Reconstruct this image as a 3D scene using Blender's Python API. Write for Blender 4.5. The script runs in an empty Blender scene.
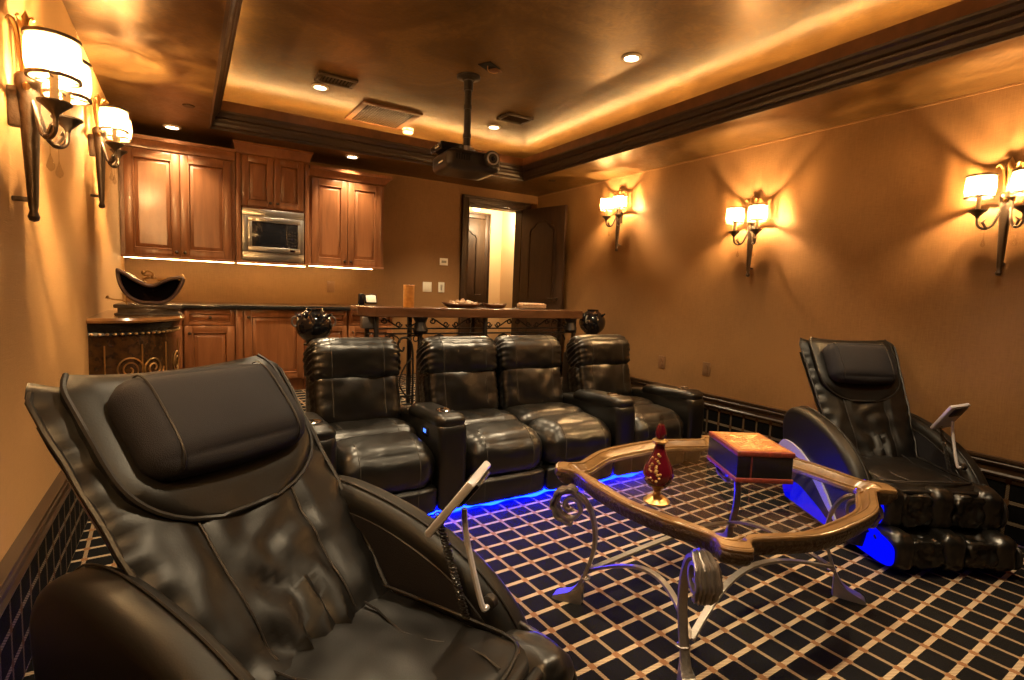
import bpy, bmesh, math, random
from mathutils import Vector, Matrix, noise
random.seed(7)
C = bpy.context.scene.collection
PI = math.pi
V = Vector
H = 1.25
XL, XR, YB, ZC = -0.45, 3.77, 5.63, 2.455
YF = -2.3
ZR = 0.29            # riser height at the back of the room
YRS = 3.5            # riser front edge

# ------------------------------------------------------------------ materials
def mat(name, col, rough=0.5, metal=0.0, spec=0.5, coat=0.0, bump=None, var=None, emit=None, stretch=(1, 1, 1), trans=0.0, ior=1.45):
    """col base colour; bump=(scale,strength); var=(scale,col2); emit=(col,strength)"""
    m = bpy.data.materials.new(name); m.use_nodes = True
    nt = m.node_tree; b = nt.nodes['Principled BSDF']
    b.inputs['Base Color'].default_value = (*col, 1)
    b.inputs['Roughness'].default_value = rough
    b.inputs['Metallic'].default_value = metal
    b.inputs['Specular IOR Level'].default_value = spec
    b.inputs['Coat Weight'].default_value = coat
    b.inputs['Coat Roughness'].default_value = 0.12
    b.inputs['Transmission Weight'].default_value = trans
    b.inputs['IOR'].default_value = ior
    if emit:
        b.inputs['Emission Color'].default_value = (*emit[0], 1)
        b.inputs['Emission Strength'].default_value = emit[1]
    if bump or var:
        tc = nt.nodes.new('ShaderNodeTexCoord'); mp = nt.nodes.new('ShaderNodeMapping')
        mp.inputs['Scale'].default_value = stretch
        nt.links.new(tc.outputs['Object'], mp.inputs['Vector'])
    if var:
        n = nt.nodes.new('ShaderNodeTexNoise'); n.inputs['Scale'].default_value = var[0]
        n.inputs['Detail'].default_value = 6; n.inputs['Roughness'].default_value = 0.6
        r = nt.nodes.new('ShaderNodeValToRGB')
        r.color_ramp.elements[0].position = 0.32; r.color_ramp.elements[1].position = 0.68
        r.color_ramp.elements[0].color = (*col, 1); r.color_ramp.elements[1].color = (*var[1], 1)
        nt.links.new(mp.outputs[0], n.inputs['Vector']); nt.links.new(n.outputs['Fac'], r.inputs['Fac'])
        nt.links.new(r.outputs['Color'], b.inputs['Base Color'])
    if bump:
        n = nt.nodes.new('ShaderNodeTexNoise'); n.inputs['Scale'].default_value = bump[0]; n.inputs['Detail'].default_value = 4
        bp = nt.nodes.new('ShaderNodeBump'); bp.inputs['Strength'].default_value = bump[1]; bp.inputs['Distance'].default_value = 0.01
        nt.links.new(mp.outputs[0], n.inputs['Vector']); nt.links.new(n.outputs['Fac'], bp.inputs['Height'])
        nt.links.new(bp.outputs['Normal'], b.inputs['Normal'])
    return m

def carpet(name, ax, rot=2.3, phase=(0, 0), dim=1.0):
    """dark carpet with a beige lattice; ax = the two world axes the lattice runs in"""
    m = bpy.data.materials.new(name); m.use_nodes = True
    nt = m.node_tree; b = nt.nodes['Principled BSDF']; N = nt.nodes.new; L = nt.links.new
    b.inputs['Roughness'].default_value = 0.95; b.inputs['Specular IOR Level'].default_value = 0.1
    g = N('ShaderNodeNewGeometry'); s = N('ShaderNodeSeparateXYZ'); L(g.outputs['Position'], s.inputs[0])
    def mth(op, a, c=None):
        n = N('ShaderNodeMath'); n.operation = op
        for i, q in enumerate((a, c)):
            if q is None: continue
            if isinstance(q, (int, float)): n.inputs[i].default_value = q
            else: L(q, n.inputs[i])
        return n.outputs[0]
    a, c = s.outputs[ax[0]], s.outputs[ax[1]]
    cr, sr = math.cos(math.radians(rot)), math.sin(math.radians(rot))
    u = mth('ADD', mth('MULTIPLY', a, cr), mth('MULTIPLY', c, sr))
    v = mth('SUBTRACT', mth('MULTIPLY', c, cr), mth('MULTIPLY', a, sr))
    pu, pv = 0.1145, 0.1115
    fu = mth('PINGPONG', mth('SUBTRACT', u, phase[0]), pu / 2)    # 0 on a line
    fv = mth('PINGPONG', mth('SUBTRACT', v, phase[1]), pv / 2)
    lu = mth('LESS_THAN', fu, 0.0075); lv = mth('LESS_THAN', fv, 0.0095)
    # hatch along the lines
    ha = mth('GREATER_THAN', mth('SINE', mth('MULTIPLY', mth('ADD', u, mth('MULTIPLY', v, 0.6)), 760.0)), -0.35)
    hb = mth('GREATER_THAN', mth('SINE', mth('MULTIPLY', mth('ADD', v, mth('MULTIPLY', u, 0.6)), 760.0)), -0.35)
    node = mth('MULTIPLY', mth('LESS_THAN', fu, 0.0125), mth('LESS_THAN', fv, 0.0135))
    nz = N('ShaderNodeTexNoise'); nz.inputs['Scale'].default_value = 260
    L(g.outputs['Position'], nz.inputs['Vector'])
    def mix(f, A, B):
        n = N('ShaderNodeMix'); n.data_type = 'RGBA'; L(f, n.inputs['Factor'])
        for k, q in ((6, A), (7, B)):
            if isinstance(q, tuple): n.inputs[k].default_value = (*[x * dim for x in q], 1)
            else: L(q, n.inputs[k])
        return n.outputs[2]
    base = mix(nz.outputs['Fac'], (.003, .0028, .0028), (.014, .013, .013))
    lineu = mix(ha, (.19, .13, .08), (.40, .28, .17))
    linev = mix(hb, (.26, .19, .12), (.66, .50, .33))
    col = mix(lu, base, lineu); col = mix(lv, col, linev); col = mix(node, col, (.30, .15, .07))
    L(col, b.inputs['Base Color'])
    bp = N('ShaderNodeBump'); bp.inputs['Strength'].default_value = .5; bp.inputs['Distance'].default_value = .004
    L(nz.outputs['Fac'], bp.inputs['Height']); L(bp.outputs['Normal'], b.inputs['Normal'])
    return m

def wallpaper(name, c1, c2):
    """woven fabric wallpaper with fine threads"""
    m = bpy.data.materials.new(name); m.use_nodes = True
    nt = m.node_tree; b = nt.nodes['Principled BSDF']; N = nt.nodes.new; L = nt.links.new
    b.inputs['Roughness'].default_value = 0.55; b.inputs['Specular IOR Level'].default_value = 0.3; b.inputs['Sheen Weight'].default_value = .55; b.inputs['Sheen Roughness'].default_value = .45; b.inputs['Sheen Tint'].default_value = (1, .62, .28, 1)
    g = N('ShaderNodeNewGeometry')
    outs = []
    for sc in ((60, 60, 900), (900, 900, 45), (3, 3, 3)):
        mp = N('ShaderNodeMapping'); mp.inputs['Scale'].default_value = sc; L(g.outputs['Position'], mp.inputs['Vector'])
        n = N('ShaderNodeTexNoise'); n.inputs['Scale'].default_value = 0.35; n.inputs['Detail'].default_value = 3; L(mp.outputs[0], n.inputs['Vector'])
        outs.append(n.outputs['Fac'])
    a = N('ShaderNodeMath'); a.operation = 'ADD'; L(outs[0], a.inputs[0]); L(outs[1], a.inputs[1])
    h = N('ShaderNodeMath'); h.operation = 'MULTIPLY_ADD'; L(a.outputs[0], h.inputs[0]); h.inputs[1].default_value = .4; L(outs[2], h.inputs[2])
    r = N('ShaderNodeValToRGB'); r.color_ramp.elements[0].position = .55; r.color_ramp.elements[1].position = 1.2
    r.color_ramp.elements[1].position = 1.0
    r.color_ramp.elements[0].color = (*c1, 1); r.color_ramp.elements[1].color = (*c2, 1)
    L(h.outputs[0], r.inputs['Fac']); L(r.outputs['Color'], b.inputs['Base Color'])
    bp = N('ShaderNodeBump'); bp.inputs['Strength'].default_value = .25; bp.inputs['Distance'].default_value = .004
    L(a.outputs[0], bp.inputs['Height']); L(bp.outputs['Normal'], b.inputs['Normal'])
    return m

def gold_ceiling(name, c1, c2, c3):
    """troweled bronze metallic plaster, mottled"""
    m = bpy.data.materials.new(name); m.use_nodes = True
    nt = m.node_tree; b = nt.nodes['Principled BSDF']; N = nt.nodes.new; L = nt.links.new
    b.inputs['Metallic'].default_value = .55; b.inputs['Roughness'].default_value = .36
    g = N('ShaderNodeNewGeometry')
    n1 = N('ShaderNodeTexNoise'); n1.inputs['Scale'].default_value = 1.6; n1.inputs['Detail'].default_value = 8; n1.inputs['Roughness'].default_value = .62; n1.inputs['Distortion'].default_value = 1.2
    n2 = N('ShaderNodeTexNoise'); n2.inputs['Scale'].default_value = 16; n2.inputs['Detail'].default_value = 6; n2.inputs['Distortion'].default_value = 2
    L(g.outputs['Position'], n1.inputs['Vector']); L(g.outputs['Position'], n2.inputs['Vector'])
    x = N('ShaderNodeMix'); x.inputs['Factor'].default_value = .35; L(n1.outputs['Fac'], x.inputs[2]); L(n2.outputs['Fac'], x.inputs[3])
    r = N('ShaderNodeValToRGB'); e = r.color_ramp.elements
    e[0].position = .3; e[0].color = (*c1, 1); e[1].position = .72; e[1].color = (*c3, 1)
    q = e.new(.5); q.color = (*c2, 1)
    L(x.outputs[0], r.inputs['Fac']); L(r.outputs['Color'], b.inputs['Base Color'])
    rr = N('ShaderNodeMapRange'); rr.inputs[1].default_value = .3; rr.inputs[2].default_value = .7; rr.inputs[3].default_value = .30; rr.inputs[4].default_value = .46
    L(n2.outputs['Fac'], rr.inputs[0]); L(rr.outputs[0], b.inputs['Roughness'])
    bp = N('ShaderNodeBump'); bp.inputs['Strength'].default_value = .12; bp.inputs['Distance'].default_value = .01
    L(n2.outputs['Fac'], bp.inputs['Height']); L(bp.outputs['Normal'], b.inputs['Normal'])
    return m

def wood(name, c1, c2, rough=.38, scale=7, axis='Z', coat=.25):
    m = bpy.data.materials.new(name); m.use_nodes = True
    nt = m.node_tree; b = nt.nodes['Principled BSDF']; N = nt.nodes.new; L = nt.links.new
    b.inputs['Roughness'].default_value = rough; b.inputs['Coat Weight'].default_value = coat; b.inputs['Coat Roughness'].default_value = .2
    g = N('ShaderNodeNewGeometry'); mp = N('ShaderNodeMapping')
    mp.inputs['Scale'].default_value = {'Z': (scale, scale, scale * .12), 'X': (scale * .12, scale, scale), 'Y': (scale, scale * .12, scale)}[axis]
    L(g.outputs['Position'], mp.inputs['Vector'])
    n = N('ShaderNodeTexNoise'); n.inputs['Scale'].default_value = 2.2; n.inputs['Detail'].default_value = 8; n.inputs['Roughness'].default_value = .65; n.inputs['Distortion'].default_value = 1.5
    L(mp.outputs[0], n.inputs['Vector'])
    r = N('ShaderNodeValToRGB'); r.color_ramp.elements[0].position = .3; r.color_ramp.elements[1].position = .7
    r.color_ramp.elements[0].color = (*c1, 1); r.color_ramp.elements[1].color = (*c2, 1)
    L(n.outputs['Fac'], r.inputs['Fac']); L(r.outputs['Color'], b.inputs['Base Color'])
    return m

def emis(name, col, s):
    m = bpy.data.materials.new(name); m.use_nodes = True; nt = m.node_tree; nt.nodes.clear()
    e = nt.nodes.new('ShaderNodeEmission'); o = nt.nodes.new('ShaderNodeOutputMaterial')
    e.inputs[0].default_value = (*col, 1); e.inputs[1].default_value = s; nt.links.new(e.outputs[0], o.inputs[0]); return m

def shade_mat():
    """beaded glass shade: strings of clear and frosted beads"""
    m = bpy.data.materials.new('beaded_shade'); m.use_nodes = True; nt = m.node_tree; nt.nodes.clear(); N = nt.nodes.new; L = nt.links.new
    o = N('ShaderNodeOutputMaterial'); t = N('ShaderNodeBsdfTransparent'); d = N('ShaderNodeBsdfTranslucent'); k = N('ShaderNodeBsdfDiffuse')
    d.inputs[0].default_value = (.62, .52, .36, 1); k.inputs[0].default_value = (.55, .46, .32, 1); t.inputs[0].default_value = (1, .93, .8, 1)
    a = N('ShaderNodeMixShader'); a.inputs[0].default_value = .35; L(d.outputs[0], a.inputs[1]); L(k.outputs[0], a.inputs[2])
    tc = N('ShaderNodeTexCoord'); mp = N('ShaderNodeMapping'); mp.inputs['Scale'].default_value = (1, 1, .06); L(tc.outputs['Object'], mp.inputs[0])
    n = N('ShaderNodeTexNoise'); n.inputs['Scale'].default_value = 60; n.inputs['Detail'].default_value = 2; L(mp.outputs[0], n.inputs['Vector'])
    r = N('ShaderNodeMapRange'); r.inputs[1].default_value = .46; r.inputs[2].default_value = .62; r.inputs[3].default_value = .05; r.inputs[4].default_value = .75
    L(n.outputs['Fac'], r.inputs[0])
    x = N('ShaderNodeMixShader'); L(r.outputs[0], x.inputs[0]); L(a.outputs[0], x.inputs[1]); L(t.outputs[0], x.inputs[2]); L(x.outputs[0], o.inputs[0]); return m

def glass_mat(name, col=(1, 1, 1), ior=1.45, refl=None):
    """thin clear glass pane: mostly see-through with a fresnel reflection"""
    m = bpy.data.materials.new(name); m.use_nodes = True; nt = m.node_tree; nt.nodes.clear(); N = nt.nodes.new; L = nt.links.new
    o = N('ShaderNodeOutputMaterial'); t = N('ShaderNodeBsdfTransparent'); t.inputs[0].default_value = (*col, 1)
    g = N('ShaderNodeBsdfGlossy'); g.inputs['Roughness'].default_value = .02; f = N('ShaderNodeLayerWeight'); f.inputs[0].default_value = .5
    pw_ = N('ShaderNodeMath'); pw_.operation = 'POWER'; L(f.outputs['Facing'], pw_.inputs[0]); pw_.inputs[1].default_value = 4.5
    ma = N('ShaderNodeMath'); ma.operation = 'MULTIPLY_ADD'; L(pw_.outputs[0], ma.inputs[0]); ma.inputs[1].default_value = .6; ma.inputs[2].default_value = .03 * (ior - 1) / .45
    x = N('ShaderNodeMixShader'); L(ma.outputs[0], x.inputs[0]); L(t.outputs[0], x.inputs[1]); L(g.outputs[0], x.inputs[2]); L(x.outputs[0], o.inputs[0]); return m

M = {}
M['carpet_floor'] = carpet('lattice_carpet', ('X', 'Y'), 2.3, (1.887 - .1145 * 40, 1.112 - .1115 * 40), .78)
M['carpet_side_shaded'] = carpet('lattice_carpet_upright_shaded', ('Y', 'Z'), 0, (-5.0, -5.02), .26)  # same carpet, with the shade on the upright wainscot darkened into its colours
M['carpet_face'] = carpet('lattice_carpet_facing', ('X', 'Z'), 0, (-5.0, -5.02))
M['wall'] = wallpaper('woven_wallpaper', (.150, .072, .026), (.255, .132, .050))
M['ceil'] = gold_ceiling('bronze_plaster', (.07, .035, .010), (.145, .078, .024), (.29, .17, .058))
M['lip'] = mat('copper_paint', (.20, .085, .035), .5, .3, var=(9, (.12, .055, .025)))
M['crown'] = wood('dark_crown', (.022, .012, .007), (.05, .026, .013), .42, 6, 'X')
M['molding'] = wood('dark_molding', (.02, .010, .005), (.05, .025, .011), .4, 6, 'Y')
M['door'] = wood('dark_door', (.016, .007, .003), (.044, .019, .007), .45, 8, 'Z', .05)
M['cab'] = wood('cherry_cabinet', (.185, .065, .022), (.30, .118, .044), .36, 5)
M['cab_glaze'] = mat('cabinet_glaze', (.045, .016, .007), .5)
M['granite'] = mat('black_granite', (.008, .008, .009), .08, var=(90, (.03, .028, .026)))
M['leather'] = mat('black_leather', (.0045, .004, .0032), .33, spec=.72, bump=(160, .05))
M['leather_thread'] = mat('grey_thread', (.05, .043, .035), .7)
M['mleather'] = mat('matte_black_leather', (.0042, .0037, .0034), .42, spec=.36, bump=(210, .05))
M['armskin'] = mat('satin_arm_leather', (.006, .0053, .0047), .48, spec=.36, bump=(240, .04))
M['mfabric'] = mat('charcoal_mesh', (.016, .0155, .0195), .75, spec=.2, bump=(500, .3))
M['piping'] = mat('piping_leather', (.014, .0125, .012), .45, spec=.4)
M['shell'] = mat('satin_black_shell', (.014, .012, .011), .33, spec=.5)
M['silver_plastic'] = mat('silver_plastic', (.58, .57, .62), .35, .3)
M['screen'] = mat('dark_screen', (.01, .01, .012), .1)
M['chrome'] = mat('chrome', (.75, .75, .78), .12, 1)
M['steel'] = mat('brushed_steel', (.55, .53, .50), .28, 1, bump=(60, .05), stretch=(1, 1, 40))
M['iron'] = mat('wrought_iron', (.022, .018, .016), .45, .6)
M['pewter'] = mat('pewter_iron', (.24, .21, .19), .36, .75, bump=(60, .25))
M['tframe'] = wood('gilt_brown_frame', (.10, .048, .016), (.24, .13, .046), .30, 9, 'X', .5)
M['tedge'] = mat('carved_edge', (.05, .03, .016), .4, .3, bump=(70, .9))
M['glass'] = glass_mat('table_glass', (.95, .97, .96))
M['bronze'] = mat('dark_bronze', (.075, .055, .040), .38, .7, bump=(50, .3))
M['goldleaf'] = mat('antique_gold', (.50, .30, .11), .35, .9, bump=(40, .3))
M['candle'] = mat('ivory_sleeve', (.75, .62, .42), .5)
M['shade'] = shade_mat()
M['crystal'] = glass_mat('crystal', (.9, .88, .84), 1.6)
M['bulb'] = emis('warm_bulb', (1, .60, .25), 14000)
M['can'] = emis('downlight_lens', (1, .80, .55), 26)
M['cantrim'] = mat('white_trim', (.6, .5, .38), .5)
M['rope'] = emis('cove_rope', (1, .58, .21), 150)
M['strip'] = emis('cabinet_strip', (1, .62, .24), 55)
M['blue'] = emis('blue_led', (.0003, .0026, 1), 210)
M['blueglow'] = emis('blue_painted_glow', (.001, .003, 1), 1.0)  # blue LED light falling on the chair's side panels, put in as emission
M['bluebtn'] = emis('blue_button', (.05, .15, 1), 4)
M['white'] = mat('white_plastic', (.8, .74, .62), .4)
M['tanplate'] = mat('tan_plate', (.20, .10, .045), .5)
M['grille'] = mat('bronze_grille', (.055, .032, .016), .5, .3)
M['hole'] = mat('dark_hole', (.004, .003, .003), .9)
M['projector'] = mat('projector_body', (.022, .017, .015), .3)
M['pot'] = mat('black_glazed_pot', (.006, .006, .007), .06, coat=.6)
M['burl'] = mat('painted_burl', (.018, .008, .004), .18, coat=.5, var=(26, (.065, .030, .010)))
M['burltop'] = mat('amber_wood_top', (.20, .085, .025), .2, coat=.6, var=(12, (.30, .14, .045)))
M['marble'] = mat('grey_marble', (.16, .13, .10), .25, var=(14, (.07, .06, .055)))
M['vessel'] = mat('pewter_vessel', (.020, .017, .024), .14, .6, bump=(12, .1))
M['amber'] = mat('amber_wax', (.62, .26, .05), .45, var=(30, (.45, .17, .03)))
M['shellm'] = mat('sea_shell', (.62, .44, .28), .5, var=(40, (.38, .22, .12)))
M['tray'] = mat('dark_copper_tray', (.14, .07, .035), .35, .6)
M['ruby'] = mat('ruby_glass', (.085, .004, .010), .08, coat=.6, spec=.6)
M['orange_cover'] = mat('orange_tooled_leather', (.42, .10, .026), .45, var=(48, (.55, .24, .06)), bump=(60, .5))
M['red_edge'] = mat('red_border', (.27, .04, .022), .5, var=(60, (.10, .02, .012)))
M['black_lacquer'] = mat('black_lacquer', (.008, .007, .008), .25)
M['hallwall'] = mat('cream_plaster', (.74, .56, .34), .8)
M['bartop'] = wood('bar_top', (.07, .028, .012), (.15, .066, .028), .22, 4, 'X', .5)

# ------------------------------------------------------------------ mesh helpers
class MB:
    def __init__(s): s.bm = bmesh.new()
    def _xf(s, vs, mx):
        if mx is not None:
            for v in vs: v.co = mx @ v.co
    def box(s, x0, x1, y0, y1, z0, z1, bev=0.0, mx=None, seg=2):
        b2 = bmesh.new()
        vs = [b2.verts.new((x, y, z)) for z in (z0, z1) for y in (y0, y1) for x in (x0, x1)]
        for f in ((0, 2, 3, 1), (4, 5, 7, 6), (0, 1, 5, 4), (2, 6, 7, 3), (0, 4, 6, 2), (1, 3, 7, 5)): b2.faces.new([vs[i] for i in f])
        if bev > 0: bmesh.ops.bevel(b2, geom=list(b2.edges), offset=bev, segments=seg, affect='EDGES', profile=.5)
        s.merge(b2, mx); return s
    def merge(s, b2, mx=None):
        d = {}
        for v in b2.verts: d[v] = s.bm.verts.new(mx @ v.co if mx is not None else v.co)
        for f in b2.faces:
            try: s.bm.faces.new([d[v] for v in f.verts])
            except ValueError: pass
        b2.free()
    def loft(s, rings, closed=True, cap=True, loop=False, mx=None):
        rr = [[s.bm.verts.new(mx @ V(p) if mx is not None else V(p)) for p in r] for r in rings]
        n = len(rr[0]); pairs = list(zip(rr, rr[1:])) + ([(rr[-1], rr[0])] if loop else [])
        for a, b in pairs:
            for i in range(n if closed else n - 1):
                j = (i + 1) % n
                s.bm.faces.new((a[i], a[j], b[j], b[i]))
        if cap and closed and not loop:
            s.bm.faces.new(rr[0][::-1]); s.bm.faces.new(rr[-1])
        return s
    def lathe(s, prof, c=(0, 0, 0), n=24, mx=None, cap=True):
        rings = [[(c[0] + r * math.cos(2 * PI * i / n), c[1] + r * math.sin(2 * PI * i / n), c[2] + z) for i in range(n)] for r, z in prof]
        return s.loft(rings, True, cap, False, mx)
    def tube(s, pts, r, n=8, closed=False, mx=None):
        """round tube along pts; r number or list"""
        pts = [V(p) for p in pts]; m = len(pts); rings = []; up = None
        for i, p in enumerate(pts):
            if closed: t = pts[(i + 1) % m] - pts[i - 1]
            else: t = pts[min(i + 1, m - 1)] - pts[max(i - 1, 0)]
            if t.length < 1e-9: t = V((0, 0, 1))
            t.normalize()
            if up is None:
                up = V((0, 0, 1)) if abs(t.z) < .9 else V((1, 0, 0))
            a = up - t * up.dot(t)
            if a.length < 1e-6: a = t.orthogonal()
            a.normalize(); up = a; b = t.cross(a); q = r[i] if isinstance(r, (list, tuple)) else r
            rings.append([p + (a * math.cos(2 * PI * k / n) + b * math.sin(2 * PI * k / n)) * q for k in range(n)])
        return s.loft(rings, True, not closed, closed, mx)
    def ribbon(s, pts, side, th, w, mx=None):
        """flat bar along pts; its width runs along side, its thickness th across"""
        pts = [V(p) for p in pts]; side = V(side).normalized(); m = len(pts); rings = []
        for i, p in enumerate(pts):
            t = (pts[min(i + 1, m - 1)] - pts[max(i - 1, 0)]).normalized(); nn = t.cross(side).normalized()
            ww = w[i] if isinstance(w, (list, tuple)) else w
            rings.append([p + nn * th / 2 + side * ww / 2, p + nn * th / 2 - side * ww / 2, p - nn * th / 2 - side * ww / 2, p - nn * th / 2 + side * ww / 2])
        return s.loft(rings, True, True, False, mx)
    def prism(s, poly, a0, a1, axis='y', r=0.0, mx=None):
        """extrude a 2D polygon; axis y: poly in (x,z); x: poly in (y,z); z: poly in (x,y); r rounds both ends"""
        def inset(d):
            if d == 0: return poly
            out = []; n = len(poly); ar = sum(poly[i][0] * poly[(i + 1) % n][1] - poly[(i + 1) % n][0] * poly[i][1] for i in range(n)); sg = 1 if ar > 0 else -1
            for i in range(n):
                p0, p1, p2 = V(poly[i - 1]), V(poly[i]), V(poly[(i + 1) % n])
                e1 = (p1 - p0).normalized(); e2 = (p2 - p1).normalized()
                nn = (V((-e1.y, e1.x)) + V((-e2.y, e2.x))) * sg
                if nn.length > 1e-6: nn.normalize()
                out.append(tuple(p1 + nn * d))
            return out
        def mk(p, a): return [{'y': (q[0], a, q[1]), 'x': (a, q[0], q[1]), 'z': (q[0], q[1], a)}[axis] for q in p]
        if r > 0:
            sg = 1 if a1 > a0 else -1; rings = []
            for k in range(5):
                t = k / 4 * PI / 2; rings.append(mk(inset(r * (1 - math.sin(t))), a0 + sg * r * (1 - math.cos(t))))
            for k in range(5):
                t = (4 - k) / 4 * PI / 2; rings.append(mk(inset(r * (1 - math.sin(t))), a1 - sg * r * (1 - math.cos(t))))
        else: rings = [mk(poly, a0), mk(poly, a1)]
        return s.loft(rings, True, True, False, mx)
    def ball(s, c, r, n=12, sc=(1, 1, 1), mx=None):
        b2 = bmesh.new(); bmesh.ops.create_uvsphere(b2, u_segments=n, v_segments=max(6, n * 2 // 3), radius=r)
        for v in b2.verts: v.co = V((v.co.x * sc[0], v.co.y * sc[1], v.co.z * sc[2])) + V(c)
        s.merge(b2, mx); return s
    def cyl(s, p0, p1, r, n=16, mx=None): return s.tube([p0, p1], r, n, False, mx)
    def build(s, name, m, parent=None, smooth=True, kind=None, angle=35):
        bmesh.ops.recalc_face_normals(s.bm, faces=list(s.bm.faces))
        if smooth:
            for f in s.bm.faces: f.smooth = True
            lim = math.radians(angle)
            for e in s.bm.edges:
                if len(e.link_faces) == 2 and e.calc_face_angle(0) > lim: e.smooth = False
        me = bpy.data.meshes.new(name); s.bm.to_mesh(me); s.bm.free(); me.materials.append(M[m] if isinstance(m, str) else m)
        o = bpy.data.objects.new(name, me); C.objects.link(o)
        if parent: o.parent = parent
        if kind: o['kind'] = kind
        return o

def cush(sx, sy, sz, r, n=14, puff=0.0, wr=0.0, seams=(), seed=0, gather=0.0, fs=9.0, nx=None):
    """padded rounded box, seams = x positions of stitched grooves, gather = ruching at the x ends"""
    b = bmesh.new(); bmesh.ops.create_cube(b, size=2.0)
    bmesh.ops.subdivide_edges(b, edges=list(b.edges), cuts=n, use_grid_fill=True)
    hx, hy, hz = sx / 2, sy / 2, sz / 2; r = min(r, hx, hy, hz)
    for v in b.verts:
        u = v.co.copy(); p = V((u.x * hx, u.y * hy, u.z * hz))
        q = V((max(-hx + r, min(hx - r, p.x)), max(-hy + r, min(hy - r, p.y)), max(-hz + r, min(hz - r, p.z))))
        d = p - q
        if d.length > 1e-9:
            # cube-to-sphere mapping on the rounded rim
            d = d.normalized() * r if d.length > r else d.normalized() * (r if sum(1 for k in range(3) if abs(d[k]) > 1e-6) > 1 else d.length)
        p = q + d
        nrm = (d.normalized() if d.length > 1e-6 else V((0, 0, 1)))
        f = max(0, (1 - u.x ** 2)) * max(0, 1 - min(u.y ** 2, u.z ** 2))
        off = puff * f
        for sxx in seams: off -= .009 * math.exp(-((p.x - sxx) / .006) ** 2) - .004 * math.exp(-((abs(p.x - sxx) - .02) / .012) ** 2)
        if wr: off += wr * (noise.noise(V((p.x * fs, p.y * fs, p.z * fs)) + V((seed * 7.1, seed, 0))) + .5 * noise.noise(V((p.x * fs * 2.6, p.y * fs * 2.6, p.z * fs * 2.6 + seed))))
        if gather:
            e = max(0, (abs(u.x) - .66) / .34)
            off += gather * e * (math.sin((p.z * 1.0 + p.y * .6) * 150 + seed) * (1 - .3 * e)) - .02 * e * e * (1 if gather else 0)
        v.co = p + nrm * off
    return b

def add_soft(mb, b2, mx=None): mb.merge(b2, mx); return mb
def T(x, y, z, rx=0, ry=0, rz=0): return Matrix.Translation((x, y, z)) @ Matrix.Rotation(rz, 4, 'Z') @ Matrix.Rotation(ry, 4, 'Y') @ Matrix.Rotation(rx, 4, 'X')

def catmull(pts, n=8, closed=False):
    P = [V(p) for p in pts]; m = len(P); out = []
    rng = range(m if closed else m - 1)
    for i in rng:
        if closed: a, b, c, d = P[i - 1], P[i], P[(i + 1) % m], P[(i + 2) % m]
        else: a, b, c, d = P[max(i - 1, 0)], P[i], P[i + 1], P[min(i + 2, m - 1)]
        for k in range(n):
            t = k / n
            out.append(.5 * ((2 * b) + (c - a) * t + (2 * a - 5 * b + 4 * c - d) * t * t + (3 * b - a - 3 * c + d) * t ** 3))
    if not closed: out.append(P[-1])
    return out

def tag(o, label, cat, group=None):
    o['label'] = label; o['category'] = cat
    if group: o['group'] = group
    return o
def thing(name, label, cat, loc=(0, 0, 0), rz=0, group=None):
    o = bpy.data.objects.new(name, None); o.empty_display_size = .1; C.objects.link(o); o.location = loc; o.rotation_euler = (0, 0, rz)
    return tag(o, label, cat, group)
def kids(o): return [c for c in bpy.data.objects if c.parent == o]
def dup(o, loc=None, rz=None, label=None, parent=None):
    c = o.copy(); C.objects.link(c)
    if parent: c.parent = parent
    if loc is not None: c.location = loc
    if rz is not None: c.rotation_euler = (0, 0, rz)
    if label: c['label'] = label
    for k in kids(o): dup(k, parent=c)
    return c
def S(mb, name, m, smooth=False, parent=None): return mb.build(name, m, parent, smooth, 'structure')

# ------------------------------------------------------------------ the room
S(MB().box(XL, XR, YF, YRS, -.1, 0), 'floor', 'carpet_floor')
r = MB(); r.box(XL, XR, YRS, YB, -.1, ZR); S(r, 'floor_riser', 'carpet_floor')
ZM0, ZM1 = .352, .455
# side walls: wallpaper above, carpeted wainscot below the rail
S(MB().box(XL - .12, XL, YF - .12, YB + .12, ZM0, 2.9), 'wall_left', 'wall')
S(MB().box(XR, XR + .12, YF - .12, YB + .12, ZM0, 2.9), 'wall_right', 'wall')
S(MB().box(XL - .12, XL, YF - .12, YB + .12, -.1, ZM0), 'wall_left_wainscot', 'carpet_side_shaded')
S(MB().box(XR, XR + .12, YF - .12, YB + .12, -.1, ZM0), 'wall_right_wainscot', 'carpet_side_shaded')
M['front'] = mat('black_front_fabric', (.012, .010, .009), .9, spec=.1)
S(MB().box(XL, XR, YF - .12, YF, -.1, 2.9), 'wall_front', 'front')
DX0, DX1, DZ = 2.80, 3.56, 2.262
w = MB(); w.box(XL, DX0, YB, YB + .14, -.1, 2.9); w.box(DX1, XR, YB, YB + .14, -.1, 2.9); w.box(DX0, DX1, YB, YB + .14, DZ, 2.9)
S(w, 'wall_back', 'wall')
mp_ = [(0, ZM0), (.022, ZM0), (.026, ZM0 + .012), (.018, ZM0 + .022), (.018, ZM0 + .05), (.030, ZM0 + .06), (.034, ZM0 + .072), (.026, ZM0 + .082), (.036, ZM0 + .09), (.036, ZM1), (0, ZM1)]
S(MB().prism([(XR - a, b) for a, b in mp_], YF, YB, 'y'), 'baseboard_right', 'molding')
S(MB().prism([(XL + a, b) for a, b in mp_], YF, YB, 'y'), 'baseboard_left', 'molding')
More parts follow.
